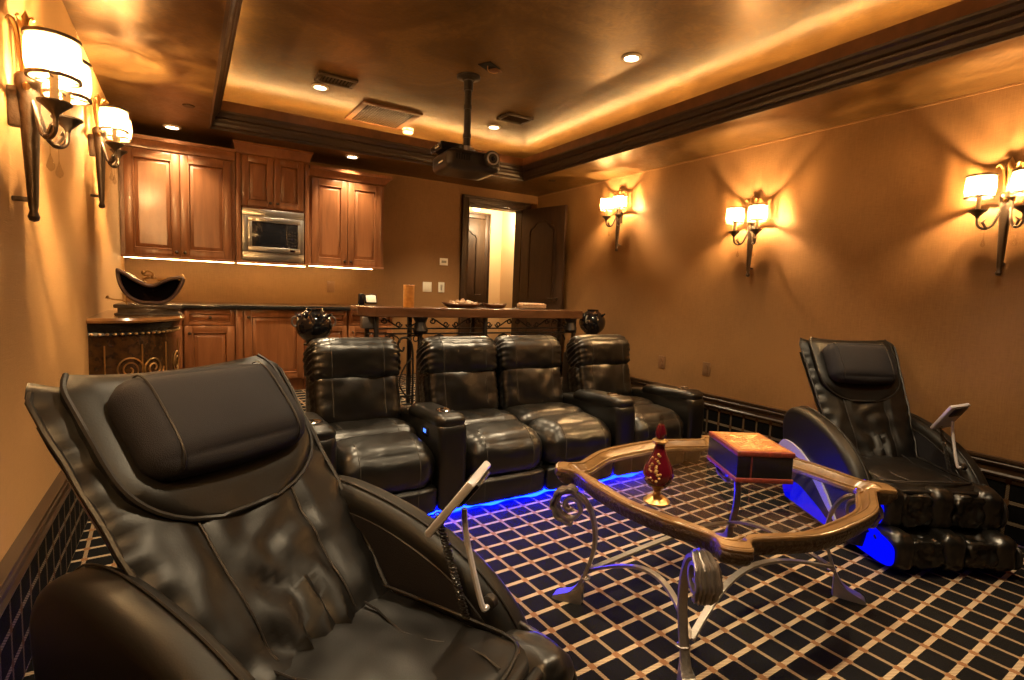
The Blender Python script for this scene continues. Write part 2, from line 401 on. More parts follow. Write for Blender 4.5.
# soffit ceiling with the tray opening
TX0, TX1, TY0, TY1 = .1755, 3.1245, -1.0, 4.958
ZT = 2.77
c = MB()
for (x0, x1, y0, y1) in ((XL, TX0, YF, YB), (TX1, XR, YF, YB), (TX0, TX1, YF, TY0), (TX0, TX1, TY1, YB)):
    c.box(x0, x1, y0, y1, ZC, ZC + .04)
S(c, 'ceiling', 'ceil')
OX0, OX1, OY0, OY1 = TX0 - .28, TX1 + .28, TY0 - .28, TY1 + .30
S(MB().box(OX0 - .1, OX1 + .1, OY0 - .1, OY1 + .1, ZT, ZT + .06), 'ceiling_tray', 'ceil')
c = MB()
c.box(OX0 - .06, OX0, OY0, OY1, ZC + .04, ZT); c.box(OX1, OX1 + .06, OY0, OY1, ZC + .04, ZT)
c.box(OX0, OX1, OY0 - .06, OY0, ZC + .04, ZT); c.box(OX0, OX1, OY1, OY1 + .06, ZC + .04, ZT)
S(c, 'ceiling_cove', 'ceil')
def frame_sweep(prof):
    """closed rectangle sweep, prof = (inset, z) loop"""
    rings = []
    for (sx, sy) in ((0, 0), (1, 0), (1, 1), (0, 1)):
        rings.append([((TX0 + d) if sx == 0 else (TX1 - d), (TY0 + d) if sy == 0 else (TY1 - d), z) for d, z in prof])
    return MB().loft(rings, True, False, True)
z0 = ZC
S(frame_sweep([(-.01, z0 + .002), (-.012, z0 - .006), (.004, z0 - .008), (.010, z0 + .006), (.006, z0 + .016), (.016, z0 + .024), (.020, z0 + .044), (.034, z0 + .062), (.036, z0 + .074), (.030, z0 + .08), (.046, z0 + .088), (.056, z0 + .108), (.070, z0 + .118), (.072, z0 + .132), (-.01, z0 + .132)]), 'trim_1', 'crown')
S(frame_sweep([(.030, z0 + .132), (.052, z0 + .132), (.052, z0 + .212), (.030, z0 + .212)]), 'trim_2', 'lip')
# cove rope lights hidden in the trough behind the lip
def rope(name, label, x0, x1, y0, y1):
    tag(MB().box(x0, x1, y0, y1, ZC + .201, ZC + .213).build(name, 'rope'), label, 'light', 'cove rope lights')
rope('cove_rope_light', 'warm rope light in the ceiling cove along the left soffit', TX0 + .018, TX0 + .030, TY0 + .05, TY1 - .05)
rope('cove_rope_light', 'warm rope light in the ceiling cove along the right soffit', TX1 - .030, TX1 - .018, TY0 + .05, TY1 - .05)
rope('cove_rope_light', 'warm rope light in the ceiling cove along the back soffit above the cabinets', TX0 + .05, TX1 - .05, TY1 - .030, TY1 - .018)
# thin picture bead where wall meets ceiling on the right
S(MB().box(XR - .008, XR, YF, YB, ZC - .012, ZC), 'trim_3', 'wall')
# door frame
fr = MB(); fw = .085
def jamb(mb, x0, x1, zt, y0, y1):
    mb.box(x0 - fw, x0, y0 - .03, y0, ZR, zt + fw, .006); mb.box(x1, x1 + fw, y0 - .03, y0, ZR, zt + fw, .006); mb.box(x0, x1, y0 - .03, y0, zt, zt + fw, .006)
    mb.box(x0 - fw, x0 - fw + .025, y0 - .045, y0, ZR, zt + fw, .006); mb.box(x1 + fw - .025, x1 + fw, y0 - .045, y0, ZR, zt + fw, .006); mb.box(x0 - fw, x1 + fw, y0 - .045, y0, zt + fw - .025, zt + fw, .006)
    mb.box(x0, x0 + .02, y0, y1, ZR, zt); mb.box(x1 - .02, x1, y0, y1, ZR, zt); mb.box(x0, x1, y0, y1, zt - .02, zt)
jamb(fr, DX0, DX1, DZ, YB, YB + .15); S(fr, 'trim_4', 'door', True)

def arch(x0, x1, z0, z1, drop, n=9):
    """cathedral-arched panel outline"""
    w_ = x1 - x0; pts = [(x0, z0), (x1, z0), (x1, z1 - drop)]
    sh = w_ * .16
    pts += [(x1 - sh * .25, z1 - drop * .72), (x1 - sh, z1 - drop * .55)]
    for k in range(n + 1):
        t = k / n; x = x1 - sh - (w_ - 2 * sh) * t; pts.append((x, z1 - drop * .5 * (1 - math.sin(PI * t) ** .7)))
    pts += [(x0 + sh, z1 - drop * .55), (x0 + sh * .25, z1 - drop * .72), (x0, z1 - drop)]
    return pts
def door_leaf(name, wd, z0, z1, mx_, mname='door'):
    d = MB(); d.box(0, wd, -.02, .02, z0, z1, .003)
    o = S(d, name, mname, True); o.matrix_world = mx_
    for (a, b, dr) in ((z0 + (z1 - z0) * .43, z1 - .14, .12), (z0 + .2, z0 + (z1 - z0) * .37, 0)):
        p = MB(); x0, x1 = wd * .20, wd * .82
        for sy in (-1, 1):
            for (ins, y0, y1) in ((0, .02, .032), (.022, .032, .027), (.034, .02, .030)):
                out = arch(x0 + ins, x1 - ins, a + ins, b - ins, dr) if dr else [(x0 + ins, a + ins), (x1 - ins, a + ins), (x1 - ins, b - ins), (x0 + ins, b - ins)]
                if ins == 0:
                    inn = arch(x0 + .02, x1 - .02, a + .02, b - .02, dr) if dr else [(x0 + .02, a + .02), (x1 - .02, a + .02), (x1 - .02, b - .02), (x0 + .02, b - .02)]
                    n = len(out)
                    rings = [[(q[0], sy * .019, q[1]) for q in out], [(q[0], sy * .034, q[1]) for q in out], [(q[0], sy * .034, q[1]) for q in inn], [(q[0], sy * .019, q[1]) for q in inn]]
                    p.loft(rings, True, False)
                elif ins == .034:
                    p.prism(out, sy * .018, sy * .030, 'y')
        p.build('panel', mname, o, True)
    h = MB(); h.cyl((wd - .07, -.06, ZR + .9), (wd - .07, .06, ZR + .9), .012); h.tube([(wd - .07, -.06, ZR + .9), (wd - .18, -.065, ZR + .9)], .009); h.tube([(wd - .07, .06, ZR + .9), (wd - .18, .065, ZR + .9)], .009)
    h.build('handle', 'bronze', o)
    return o
ang = math.atan2(4.93 - 5.60, 3.685 - 3.545)
door_leaf('door_1', .70, ZR + .01, DZ - .005, Matrix.Translation((3.545, 5.60, 0)) @ Matrix.Rotation(ang, 4, 'Z'))

# hallway beyond the door
HY = 7.0
S(MB().box(2.0, 4.3, YB + .14, HY + .1, -.1, ZR), 'floor_hall', 'carpet_floor')
S(MB().box(1.9, 4.3, HY, HY + .1, ZR, 2.8), 'wall_hall_back', 'hallwall')
S(MB().box(4.06, 4.16, YB + .14, HY, ZR, 2.8), 'wall_hall_right', 'hallwall')
S(MB().box(1.9, 2.0, YB + .14, HY, ZR, 2.8), 'wall_hall_left', 'hallwall')
S(MB().box(1.9, 4.3, YB + .14, HY + .1, 2.75, 2.85), 'ceiling_hall', 'hallwall')
fr = MB(); jamb(fr, 3.02, 3.76, 2.30, HY, HY + .02); S(fr, 'trim_5', 'door', True)
door_leaf('door_2', .74, ZR + .01, 2.29, Matrix.Translation((3.02, HY - .02, 0)))
tl = thing('hall_ceiling_light', 'small bronze ceiling lamp in the hallway seen through the open door', 'ceiling lamp', (3.36, 6.5, 2.75))
MB().lathe([(.06, 0), (.06, -.02), (.012, -.03), (.012, -.30), (.03, -.32), (.03, -.34), (.012, -.35), (.012, -.36)], n=16).build('stem', 'bronze', tl)
MB().lathe([(.02, -.36), (.05, -.375), (.06, -.40), (.04, -.425), (.0, -.43)], n=16, cap=False).build('lamp_bowl', emis('hall_lamp_glass', (1, .72, .40), 5), tl)

# ------------------------------------------------------------------ downlights, vents, ceiling things
def downlight(x, y, z, label, power, size=1.75, aim=None):
    t = thing('downlight', label, 'ceiling light', (x, y, z), 0, 'recessed ceiling lights')
    MB().lathe([(.062, .002), (.064, -.006), (.046, -.012), (.044, 0.002)], n=24, cap=False).build('trim_ring', 'cantrim', t)
    MB().lathe([(.0, -.004), (.044, -.004), (.044, -.003), (0, -.003)], n=20, cap=False).build('lens', 'can', t)
    l = bpy.data.lights.new('downlight_beam', 'SPOT'); l.energy = power; l.color = (1, .76, .46); l.spot_size = size; l.spot_blend = .6; l.shadow_soft_size = .04
    o = bpy.data.objects.new('downlight_beam', l); C.objects.link(o); o.location = (x, y, z - .02)
    if aim: o.rotation_euler = (V(aim) - V((x, y, z))).to_track_quat('-Z', 'Y').to_euler()
PW = 185
downlight(2.44, 2.64, ZT, 'round recessed light in the tray ceiling nearest the right wall sconces', PW)
downlight(.90, 4.42, ZT, 'round recessed light in the tray ceiling beside the small vent above the cabinets', PW)
downlight(2.45, 4.44, ZT, 'round recessed light in the tray ceiling between projector and right back corner', PW)
downlight(.90, 2.64, ZT, 'round recessed light in the tray ceiling above the front left massage chair', PW)
downlight(.90, .8, ZT, 'added unseen fill light in the tray ceiling above the floor in front of the camera', PW)  # added out of view as frontal fill for the right massage chair
downlight(2.44, .8, ZT, 'round recessed light in the tray ceiling above the near side of the glass table', PW)
downlight(-.08, 5.13, ZC, 'round recessed light in the low soffit above the left cabinet doors', 60, 1.9)
downlight(1.335, 5.13, ZC, 'round recessed light in the low soffit above the right cabinet doors', 60, 1.9)

def vent(name, label, x, y, sx, sy, rz=0, n=9, mname='grille', frame=.03, deep=.02):
    t = thing(name, label, 'air vent', (x, y, ZT), rz)
    f = MB()
    for (a, b, c_, d) in ((-sx / 2, sx / 2, -sy / 2, -sy / 2 + frame), (-sx / 2, sx / 2, sy / 2 - frame, sy / 2), (-sx / 2, -sx / 2 + frame, -sy / 2 + frame, sy / 2 - frame), (sx / 2 - frame, sx / 2, -sy / 2 + frame, sy / 2 - frame)):
        f.box(a, b, c_, d, -deep, 0, .003)
    f.build('frame', mname, t)
    MB().box(-sx / 2 + frame, sx / 2 - frame, -sy / 2 + frame, sy / 2 - frame, -.003, -.001).build('duct_opening', 'hole', t)
    s_ = MB()
    for k in range(n):
        xx = -sx / 2 + frame + (sx - 2 * frame) * (k + .5) / n
        s_.box(-.006, .006, -sy / 2 + frame, sy / 2 - frame, -.0015, .0015, mx=T(xx, 0, -.009, 0, .6, 0))
    s_.build('louvres', mname, t)
    return t
vent('ceiling_vent', 'small square bronze air vent beside the recessed light over the left cabinets', .965, 4.19, .28, .18)
vent('ceiling_vent', 'small bronze air vent right of the projector pole near the back right corner', 2.47, 4.10, .26, .20)
GD = .012
g = thing('return_air_grille', 'large framed perforated air grille in the tray ceiling over the cabinets', 'air grille', (1.51, 4.79, ZT), .02)
f = MB()
for (a, b, c_, d) in ((-.26, .26, -.29, -.24), (-.26, .26, .24, .29), (-.26, -.21, -.24, .24), (.21, .26, -.24, .24)): f.box(a, b, c_, d, -.016, 0, .003)
f.build('frame', 'lip', g)
f = MB()
for k in range(22): f.box(-.21, .21, -.24 + .48 * k / 21 - .003, -.24 + .48 * k / 21 + .003, -.012, -.006)
for k in range(20): f.box(-.21 + .42 * k / 19 - .003, -.21 + .42 * k / 19 + .003, -.24, .24, -.013, -.007)
f.build('mesh_panel', 'grille', g, False)
MB().box(-.21, .21, -.24, .24, -.003, -.001).build('duct_opening', 'hole', g)
d = thing('smoke_detector', 'white round smoke detector beside the large air grille', 'smoke detector', (1.83, 5.02, ZT))
MB().lathe([(.055, 0), (.055, -.012), (.05, -.016), (.05, -.035), (.042, -.045), (.0, -.047)], n=24).build('housing', 'white', d)
MB().lathe([(.0505, -.02), (.0515, -.024), (.0505, -.028)], n=24, cap=False).build('sensor_slot', 'tanplate', d)
p = thing('cable_opening', 'dark square cable cutout with wire ends beside the projector mount', 'ceiling cutout', (1.775, 3.31, ZT), .5)
MB().box(-.065, .065, -.05, .05, -.004, 0, .001).build('opening_plate', 'hole', p)
f = MB(); f.tube(catmull([(-.02, 0, -.002), (.01, .015, -.022), (.05, 0, -.028), (.085, -.015, -.012)], 5), .003); f.build('cable', 'goldleaf', p)
MB().box(.02, .10, -.045, .02, -.012, -.008, .001).build('hanging_flap', 'lip', p)
tag(MB().lathe([(.0, -.006), (.035, -.006), (.04, 0)], (.16 - .13, 4.45, ZC), 16).build('sprinkler_cover', 'grille'), 'small dark round sprinkler cover in the low ceiling at left above the second wall sconce', 'sprinkler cover')
tag(MB().lathe([(.0, -.006), (.035, -.006), (.04, 0)], (3.35, 4.75, ZC), 16).build('sprinkler_cover', 'grille'), 'small dark round sprinkler cover in the low ceiling near the back right corner', 'sprinkler cover')

# projector
pj = thing('ceiling_projector', 'black ceiling projector hanging on a black pole from the tray ceiling', 'projector', (1.74, 3.55, ZT), math.radians(-4))
MB().lathe([(.085, 0), (.085, -.012), (.05, -.02), (.04, -.03)], n=24).build('ceiling_plate', 'projector', pj)
f = MB(); f.cyl((0, 0, -.02), (0, 0, -.50), .026, 20); f.lathe([(.03, -.2), (.03, -.23)], n=20); f.lathe([(.03, -.40), (.03, -.43)], n=20); f.lathe([(.034, -.04), (.034, -.10)], n=20); f.build('pole', 'projector', pj)
f = MB(); f.cyl((0, 0, -.49), (0, 0, -.545), .045, 16); f.box(-.14, .14, -.02, .02, -.55, -.53, .004); f.box(-.02, .02, -.12, .12, -.55, -.53, .004); f.build('mount_bracket', 'steel', pj)
b2 = cush(.40, .36, .135, .045, 10)
f = MB(); add_soft(f, b2, T(-.015, -.03, -.625)); bd = f.build('body', 'projector', pj)
f = MB(); f.cyl((.09, -.20, -.61), (.09, -.255, -.61), .05, 24); f.lathe([(.05, 0), (.055, .01), (.055, .02), (.05, .03)], n=24, mx=T(.09, -.235, -.61, PI / 2)); f.build('lens_barrel', 'projector', pj)
MB().lathe([(.030, .0), (.044, .0), (.046, .006), (.044, .012), (.034, .012), (.030, .004), (.030, .0)], n=28, mx=T(.09, -.2552, -.61, PI / 2), cap=False).build('lens_ring', 'steel', pj)
MB().lathe([(.030, .0005), (.026, .006), (.014, .010), (.0, .011)], n=24, mx=T(.09, -.2552, -.61, PI / 2)).build('lens', 'screen', pj)
f = MB()
for k in range(6): f.box(-.16 + .018 * k, -.15 + .018 * k, -.214, -.209, -.635, -.60)
f.box(-.12, -.05, -.214, -.208, -.60, -.585, .002); f.build('front_vents', 'hole', pj)
f = MB(); f.box(-.23, -.06, -.10, .12, -.555, -.50, .01); f.build('media_box', 'black_lacquer', pj)
f = MB(); f.box(-.233, -.2295, -.06, .02, -.535, -.528); f.box(-.2175, -.2145, -.10, -.02, -.64, -.63); f.build('white_markings', 'white', pj, False)
f = MB(); f.cyl((.02, -.12, -.56), (.02, -.12, -.545), .02); f.cyl((.13, -.12, -.56), (.13, -.12, -.55), .025); f.build('adjust_knobs', 'projector', pj)

# ------------------------------------------------------------------ kitchen units
def panel_door(mb, gl, x0, x1, z0, z1, y, fw_=.06):
    """frame and raised panel door; front face at y, thickness behind; gl collects the dark glaze grooves"""
    mb.box(x0, x0 + fw_, y, y + .022, z0, z1, .004); mb.box(x1 - fw_, x1, y, y + .022, z0, z1, .004)
    mb.box(x0 + fw_, x1 - fw_, y, y + .022, z0, z0 + fw_, .004); mb.box(x0 + fw_, x1 - fw_, y, y + .022, z1 - fw_, z1, .004)
    a0, a1, b0, b1 = x0 + fw_, x1 - fw_, z0 + fw_, z1 - fw_
    def rr(i): return [(a0 + i, b0 + i), (a1 - i, b0 + i), (a1 - i, b1 - i), (a0 + i, b1 - i)]
    mb.loft([[(q[0], yy, q[1]) for q in rr(i)] for i, yy in ((.010, y + .018), (.014, y + .012), (.034, y + .005), (.036, y + .003))], True, True)
    gl.box(a0 - .004, a1 + .004, y + .015, y + .02, b0 - .004, b1 + .004)
    mb.loft([[(q[0], yy, q[1]) for q in rr(i)] for i, yy in ((-.002, y - .002), (.004, y - .004), (.010, y + .006), (.011, y + .014))], True, False)

def knob(parent, x, y, z):
    MB().lathe([(.005, 0), (.005, .012), (.011, .016), (.013, .022), (.008, .028), (0, .029)], n=12, mx=T(x, y, z, PI / 2)).build('knob', 'bronze', parent)

def crown_path(mb, x0, x1, yf, yb, z, h=.11, pr=.06, sl=1, sr=1):
    prof = [(0, 0), (.012, .005), (.014, .022), (.03, .045), (.045, .07), (.05, .085), (pr, .092), (pr, h)]
    rings = []
    for d, zz in prof: rings.append([(x0 - d * sl, yb, z + zz), (x0 - d * sl, yf - d, z + zz), (x1 + d * sr, yf - d, z + zz), (x1 + d * sr, yb, z + zz)])
    mb.loft(rings, False, False)
    d, zz = prof[-1]; mb.box(x0 - d * sl, x1 + d * sr, yf - d, yb, z + zz - .002, z + zz)

def upper_cab(label, x0, x1, yf, z0, z1, cz, doors_from=None, sides=(1, 1)):
    t = thing('upper_cabinet', label, 'cabinet', (x0, yf, z0), 0, 'wall cabinets over the counter')
    dz0 = doors_from if doors_from else z0
    f = MB(); ox, oy, oz = x0, yf, z0
    def L_(b): return b
    f.box(0, x1 - x0, .024, YB - yf - .001, dz0 - z0, z1 - z0 + .02)
    if doors_from:
        f.box(0, .03, .024, YB - yf - .001, 0, dz0 - z0); f.box(x1 - x0 - .03, x1 - x0, .024, YB - yf - .001, 0, dz0 - z0); f.box(.03, x1 - x0 - .03, .024, YB - yf - .001, 0, .015)
    f.build('body', 'cab', t, True)
    f = MB(); f.box(0, x1 - x0, -.012, .05, -.008, .012, .004); f.build('light_rail', 'cab', t)
    st = .03 if not doors_from else .045
    if doors_from:
        f = MB(); f.box(0, st - .008, -.01, .03, 0, z1 - z0, .008); f.build('pilaster', 'cab', t); f = MB(); f.box(x1 - x0 - st + .008, x1 - x0, -.01, .03, 0, z1 - z0, .008); f.build('pilaster', 'cab', t)
    a, b = st, x1 - x0 - st; mid = (a + b) / 2
    for (p, q, kx) in ((a, mid - .002, mid - .03), (mid + .002, b, mid + .03)):
        f = MB(); gl = MB(); panel_door(f, gl, p, q, dz0 - z0 + .012, z1 - z0 - .008, 0, .058 if not doors_from else .05)
        dr = f.build('door', 'cab', t); gl.build('panel_groove', 'cab_glaze', dr, False)
        knob(dr, kx, 0, dz0 - z0 + .05)
    f = MB(); crown_path(f, 0, x1 - x0, .0, YB - yf - .002, z1 - z0, cz - z1, .06, *sides); f.build('crown', 'cab', t)
YU = 5.29
upper_cab('leftmost wall cabinet with two tall cherry doors beside the left wall', -.445, .372, YU, 1.425, 2.285, 2.352, None, (0, 0))
upper_cab('short middle cherry wall cabinet standing proud above the steel microwave', .376, .975, YU - .04, 1.425, 2.356, 2.43, 1.905, (.45, .45))
upper_cab('right wall cabinet with two cherry doors over the desk phone', .979, 1.70, YU, 1.435, 2.252, 2.318, None, (0, 1))
# under cabinet light strips
for (a, b, lab) in ((-.43, .36, 'glowing light strip under the left cherry wall cabinet'), (.39, .96, 'glowing light strip under the steel microwave'), (.99, 1.60, 'glowing light strip under the right cherry wall cabinet')):
    tag(MB().box(a, b, YU + .055, YU + .07, 1.413 if a < .9 else 1.423, 1.4255 if a < .9 else 1.4355).build('light_strip', 'strip'), lab, 'light strip', 'under cabinet light strips')
# microwave
mw = thing('microwave', 'built-in stainless steel microwave under the middle wall cabinet', 'microwave', (.376 + .045, YU - .04, 1.445))
W_, H_ = .509, .452
f = MB()
for (a, b, c_, d_) in ((0, W_, 0, .075), (0, W_, H_ - .065, H_), (0, .045, .075, H_ - .065), (W_ - .035, W_, .075, H_ - .065)): f.box(a, b, -.012, .02, c_, d_, .003)
f.box(.02, W_ - .02, .02, .30, .03, H_ - .03); f.build('trim_kit', 'steel', mw)
f = MB()
for (a, b, c_, d_) in ((.045, W_ - .035, .078, .122), (.045, W_ - .035, H_ - .115, H_ - .068), (.045, .075, .122, H_ - .115), (W_ - .055, W_ - .035, .122, H_ - .115)): f.box(a, b, -.028, .0, c_, d_, .004)
f.build('door_frame', 'steel', mw)
MB().box(.075, W_ - .15, -.02, 0, .122, H_ - .115, .003).build('window', 'screen', mw)
kp = MB().box(W_ - .15, W_ - .055, -.021, 0, .122, H_ - .115, .003).build('control_panel', 'black_lacquer', mw)
f = MB()
for i in range(3):
    for j in range(5): f.box(W_ - .138 + i * .026, W_ - .120 + i * .026, -.0225, -.02, .14 + j * .03, .156 + j * .03)
f.build('buttons', 'shell', kp, False)
MB().box(W_ - .125, W_ - .075, -.032, -.026, .088, .114, .003).build('door_button', 'chrome', mw)

# base units
YBF = 5.02; ZCT = 1.055
def base_cab(label, x0, x1, kind):
    t = thing('base_cabinet', label, 'cabinet', (x0, YBF, ZR), 0, 'base cabinets under the counter')
    w_ = x1 - x0; top = ZCT - .036 - ZR
    f = MB(); f.box(0, w_, .024, YB - YBF - .002, .10, top); f.box(0, w_, .07, YB - YBF - .002, 0, .10); f.build('body', 'cab', t)
    zd = top - .006
    if kind in ('drawer', 'drawers'):
        f = MB(); gl = MB(); panel_door(f, gl, .006, w_ - .006, zd - .13, zd, 0, .03); dr = f.build('drawer', 'cab', t); gl.build('panel_groove', 'cab_glaze', dr, False)
        knob(dr, w_ / 2, 0, zd - .065); zd -= .135
    if kind == 'drawers':
        hh = (zd - .115) / 2
        for k in range(2):
            f = MB(); gl = MB(); panel_door(f, gl, .006, w_ - .006, zd - hh + .004, zd, 0, .04); dr = f.build('drawer', 'cab', t); gl.build('panel_groove', 'cab_glaze', dr, False); knob(dr, w_ / 2, 0, zd - hh / 2); zd -= hh
    else:
        f = MB(); gl = MB(); panel_door(f, gl, .006, w_ - .006, .115, zd, 0, .055); dr = f.build('door', 'cab', t); gl.build('panel_groove', 'cab_glaze', dr, False); knob(dr, .04, 0, zd - .06)
    return t
base_cab('base cabinet hidden in the left corner behind the round painted chest', -.445, -.03, 'drawer')
base_cab('cherry base cabinet with drawer over one door right of the round painted chest', -.026, .345, 'drawer')
base_cab('cherry base cabinet with one tall door behind the left black pot', .405, .90, 'door')
base_cab('cherry drawer base cabinet at the right, partly behind the iron bar', .904, 1.28, 'drawers')
base_cab('last cherry base cabinet on the right under the desk phone', 1.284, 1.72, 'drawer')
ps = MB(); ps.box(0, .056, .0, .5, .10, ZCT - .036 - ZR, .006); ps.box(.012, .044, -.008, .0, .15, .66, .004); ps.box(0, .056, .07, .5, 0, .1)
o = ps.build('cabinet_pilaster', 'cab'); o.location = (.347, YBF, ZR); tag(o, 'narrow cherry pilaster between the one-door base cabinets', 'pilaster')
ct = MB().box(XL + .002, 1.76, YBF - .04, YB - .002, ZCT - .035, ZCT, .008).build('countertop', 'granite'); tag(ct, 'polished black granite countertop over the cherry base cabinets', 'countertop')

# desk phone on the counter
ph = thing('desk_clock', 'small black desk device with bright white panel on the granite counter', 'desk clock', (1.49, 5.14, ZCT), math.radians(6))
f = MB(); f.box(-.085, .095, -.05, .05, 0, .02, .006); f.box(-.085, -.03, -.035, .02, .02, .125, .012, mx=None); f.build('stand', 'black_lacquer', ph)
f = MB(); f.box(-.02, .10, -.012, .012, .02, .11, .008, mx=T(0, -.02, .012, -.3)); bd = f.build('case', 'black_lacquer', ph)
MB().box(-.012, .088, -.017, -.011, .03, .098, .002, mx=T(0, -.02, .012, -.3)).build('display', 'white', ph)

# wall plates
def plate(name, label, cat, loc, rz, kind, m='white', w_=.075, h_=.115):
    t = thing(name, label, cat, loc, rz)
    MB().box(-w_ / 2, w_ / 2, -.008, 0, -h_ / 2, h_ / 2, .003).build('faceplate', m, t)
    f = MB()
    if kind == 'switch2': f.box(-.028, -.006, -.013, -.007, -.033, .033, .002); f.box(.006, .028, -.013, -.007, -.033, .033, .002); f.build('rockers', m, t)
    elif kind == 'switch': f.box(-.012, .012, -.013, -.007, -.033, .033, .002); f.build('rocker', 'steel', t)
    elif kind == 'outlet': f.lathe([(.0, .004), (.017, .004), (.017, 0)], n=14, mx=T(0, -.008, .022, PI / 2)); f.lathe([(.0, .004), (.017, .004), (.017, 0)], n=14, mx=T(0, -.008, -.022, PI / 2)); f.build('sockets', m, t)
    elif kind == 'thermo': f.box(-.03, .03, -.012, -.007, -.014, .014, .001); f.build('display', mat('grey_lcd', (.25, .24, .2), .3), t)
    return t
plate('thermostat', 'white thermostat with grey display on the back wall', 'thermostat', (2.51, YB, 1.565), 0, 'thermo', w_=.10, h_=.08)
plate('light_switch', 'white double light switch on the back wall left of the door', 'light switch', (2.315, YB, 1.272), 0, 'switch2', w_=.105, h_=.11)
plate('light_switch', 'white single light switch with dark rocker nearest the door frame', 'light switch', (2.487, YB, 1.274), 0, 'switch')
plate('wall_outlet', 'tan outlet on the backsplash under the right wall cabinet', 'outlet', (1.26, YB, 1.235), 0, 'outlet', 'tanplate')
plate('wall_outlet', 'reddish tan outlet low on the right wall behind the sofa', 'outlet', (XR, 3.441, .655), -PI / 2, 'outlet', 'tanplate')
plate('wall_outlet', 'dull brown outlet on the right wall nearest the back massage chair', 'outlet', (XR, 2.94, .66), -PI / 2, 'outlet', mat('brown_plate', (.16, .085, .04), .5))

# ------------------------------------------------------------------ wall sconces
def sconce_proto():
    """wall plane at x=0, light reaches out along +x, bottom of the torch pole at z=0"""
    t = thing('wall_sconce', 'x', 'wall sconce', (0, 0, 0), 0, 'two-shade wall sconces')
    f = MB(); f.lathe([(.0, 0), (.012, .004), (.016, .016), (.012, .028), (.010, .034), (.013, .05), (.022, .25), (.030, .40), (.033, .41), (.033, .43), (.026, .44)], (.05, 0, 0), 14)
    f.build('torch_pole', 'bronze', t)
    f = MB(); f.box(0, .04, -.014, .014, .28, .40, .006); f.build('wall_bracket', 'bronze', t)
    f = MB(); f.box(0, .045, -.006, .006, .06, .075, .003); f.build('wall_bracket', 'bronze', t)
    # gilded leaf crown
    f = MB()
    for a in range(7):
        th = 2 * PI * a / 7; dx, dy = math.cos(th), math.sin(th)
        pts = [(.05 + dx * .012, dy * .012, .42), (.05 + dx * .018, dy * .022, .50), (.05 + dx * .022, dy * .03, .56), (.05 + dx * .034, dy * .05, .59), (.05 + dx * .044, dy * .065, .58)]
        f.tube(catmull(pts, 4), [.003 + .0045 * math.sin(PI * min(1, k / 15)) for k in range(17)], 6)
    f.lathe([(.02, .43), (.014, .50), (.02, .56), (.012, .60), (.0, .625)], (.05, 0, 0), 10)
    f.build('leaf_crown', 'goldleaf', t)
    f = MB()
    for q in range(4): f.ball((.05 + .022 * math.cos(q * 1.57), .022 * math.sin(q * 1.57), .40), .012, 8, (1, 1, 1.6))
    f.build('leaf_collar', 'goldleaf', t)
    for sy in (-1, 1):
        y = sy * .095; x = .125
        f = MB(); f.tube(catmull([(.06, sy * .018, .36), (.075, sy * .03, .30), (.085, sy * .045, .262), (.105, sy * .07, .25), (.122, sy * .09, .268), (x, y, .31)], 5), .007, 8)
        f.ball((.10, sy * .062, .252), .014, 8, (1, 1, .7)); f.tube([(.10, sy * .06, .255), (.115, sy * .075, .285), (.118, sy * .06, .30)], [.007, .008, .002], 6)
        ar = f.build('arm', 'bronze', t)
        MB().lathe([(.006, .30), (.010, .315), (.03, .335), (.042, .345), (.043, .350), (.02, .347), (.008, .347)], (x, y, 0), 18).build('drip_cup', 'bronze', ar)
        MB().lathe([(.011, .345), (.011, .435), (.0, .436)], (x, y, 0), 12).build('candle_sleeve', 'candle', ar)
        MB().lathe([(.004, .436), (.0085, .441), (.0095, .448), (.0075, .456), (.0, .460)], (x, y, 0), 8).build('bulb', 'bulb', ar)
        n = 30
        f = MB(); f.lathe([(.060, .418), (.066, .455), (.066, .50), (.062, .528)], (x, y, 0), n, cap=False); sh = f.build('lamp_shade', 'shade', t)
        for zz, rr in ((.417, .062), (.528, .064)):
          f = MB(); f.lathe([(rr - .004, zz - .005), (rr + .004, zz - .005), (rr + .004, zz + .005), (rr - .004, zz + .005), (rr - .004, zz - .005)], (x, y, 0), n, cap=False)
          f.build('shade_ring', 'bronze', sh)
        f = MB()
        for q in range(3):
            th = q * 2 * PI / 3 + .4; f.cyl((x - .005 * math.cos(th), y - .005 * math.sin(th), .418), (x + .06 * math.cos(th), y + .06 * math.sin(th), .418), .0025, 5)
        f.build('shade_spider', 'bronze', sh)
        f = MB(); f.cyl((.105, sy * .065, .25), (.105, sy * .065, .20), .0012, 4); f.lathe([(.0, 0), (.009, .008), (.011, .018), (.006, .035), (.002, .05), (0, .055)], (.105, sy * .065, .15), 8); f.build('crystal_drop', 'crystal', t)
    return t
sc0 = sconce_proto()
sc0.location = (XR, 2.585, 1.435); sc0.rotation_euler = (0, 0, PI)
sc0['label'] = 'lit two-shade sconce in the middle of the right wall'
dup(sc0, (XR, 4.09, 1.70), PI, 'lit two-shade sconce on the right wall nearest the open dark door')
dup(sc0, (XR, 1.085, 1.435), PI, 'lit two-shade sconce on the right wall above the far massage chair')
dup(sc0, (XL, 2.20, 1.41), 0, 'large lit two-shade sconce on the left wall nearest the camera')
dup(sc0, (XL, 3.80, 1.63), 0, 'lit two-shade sconce on the left wall nearest the cherry cabinets')
dup(sc0, (XL, .45, 1.40), 0, 'unseen two-shade sconce added on the left wall beside the camera')  # out of view, there for its grazing light on the left wall

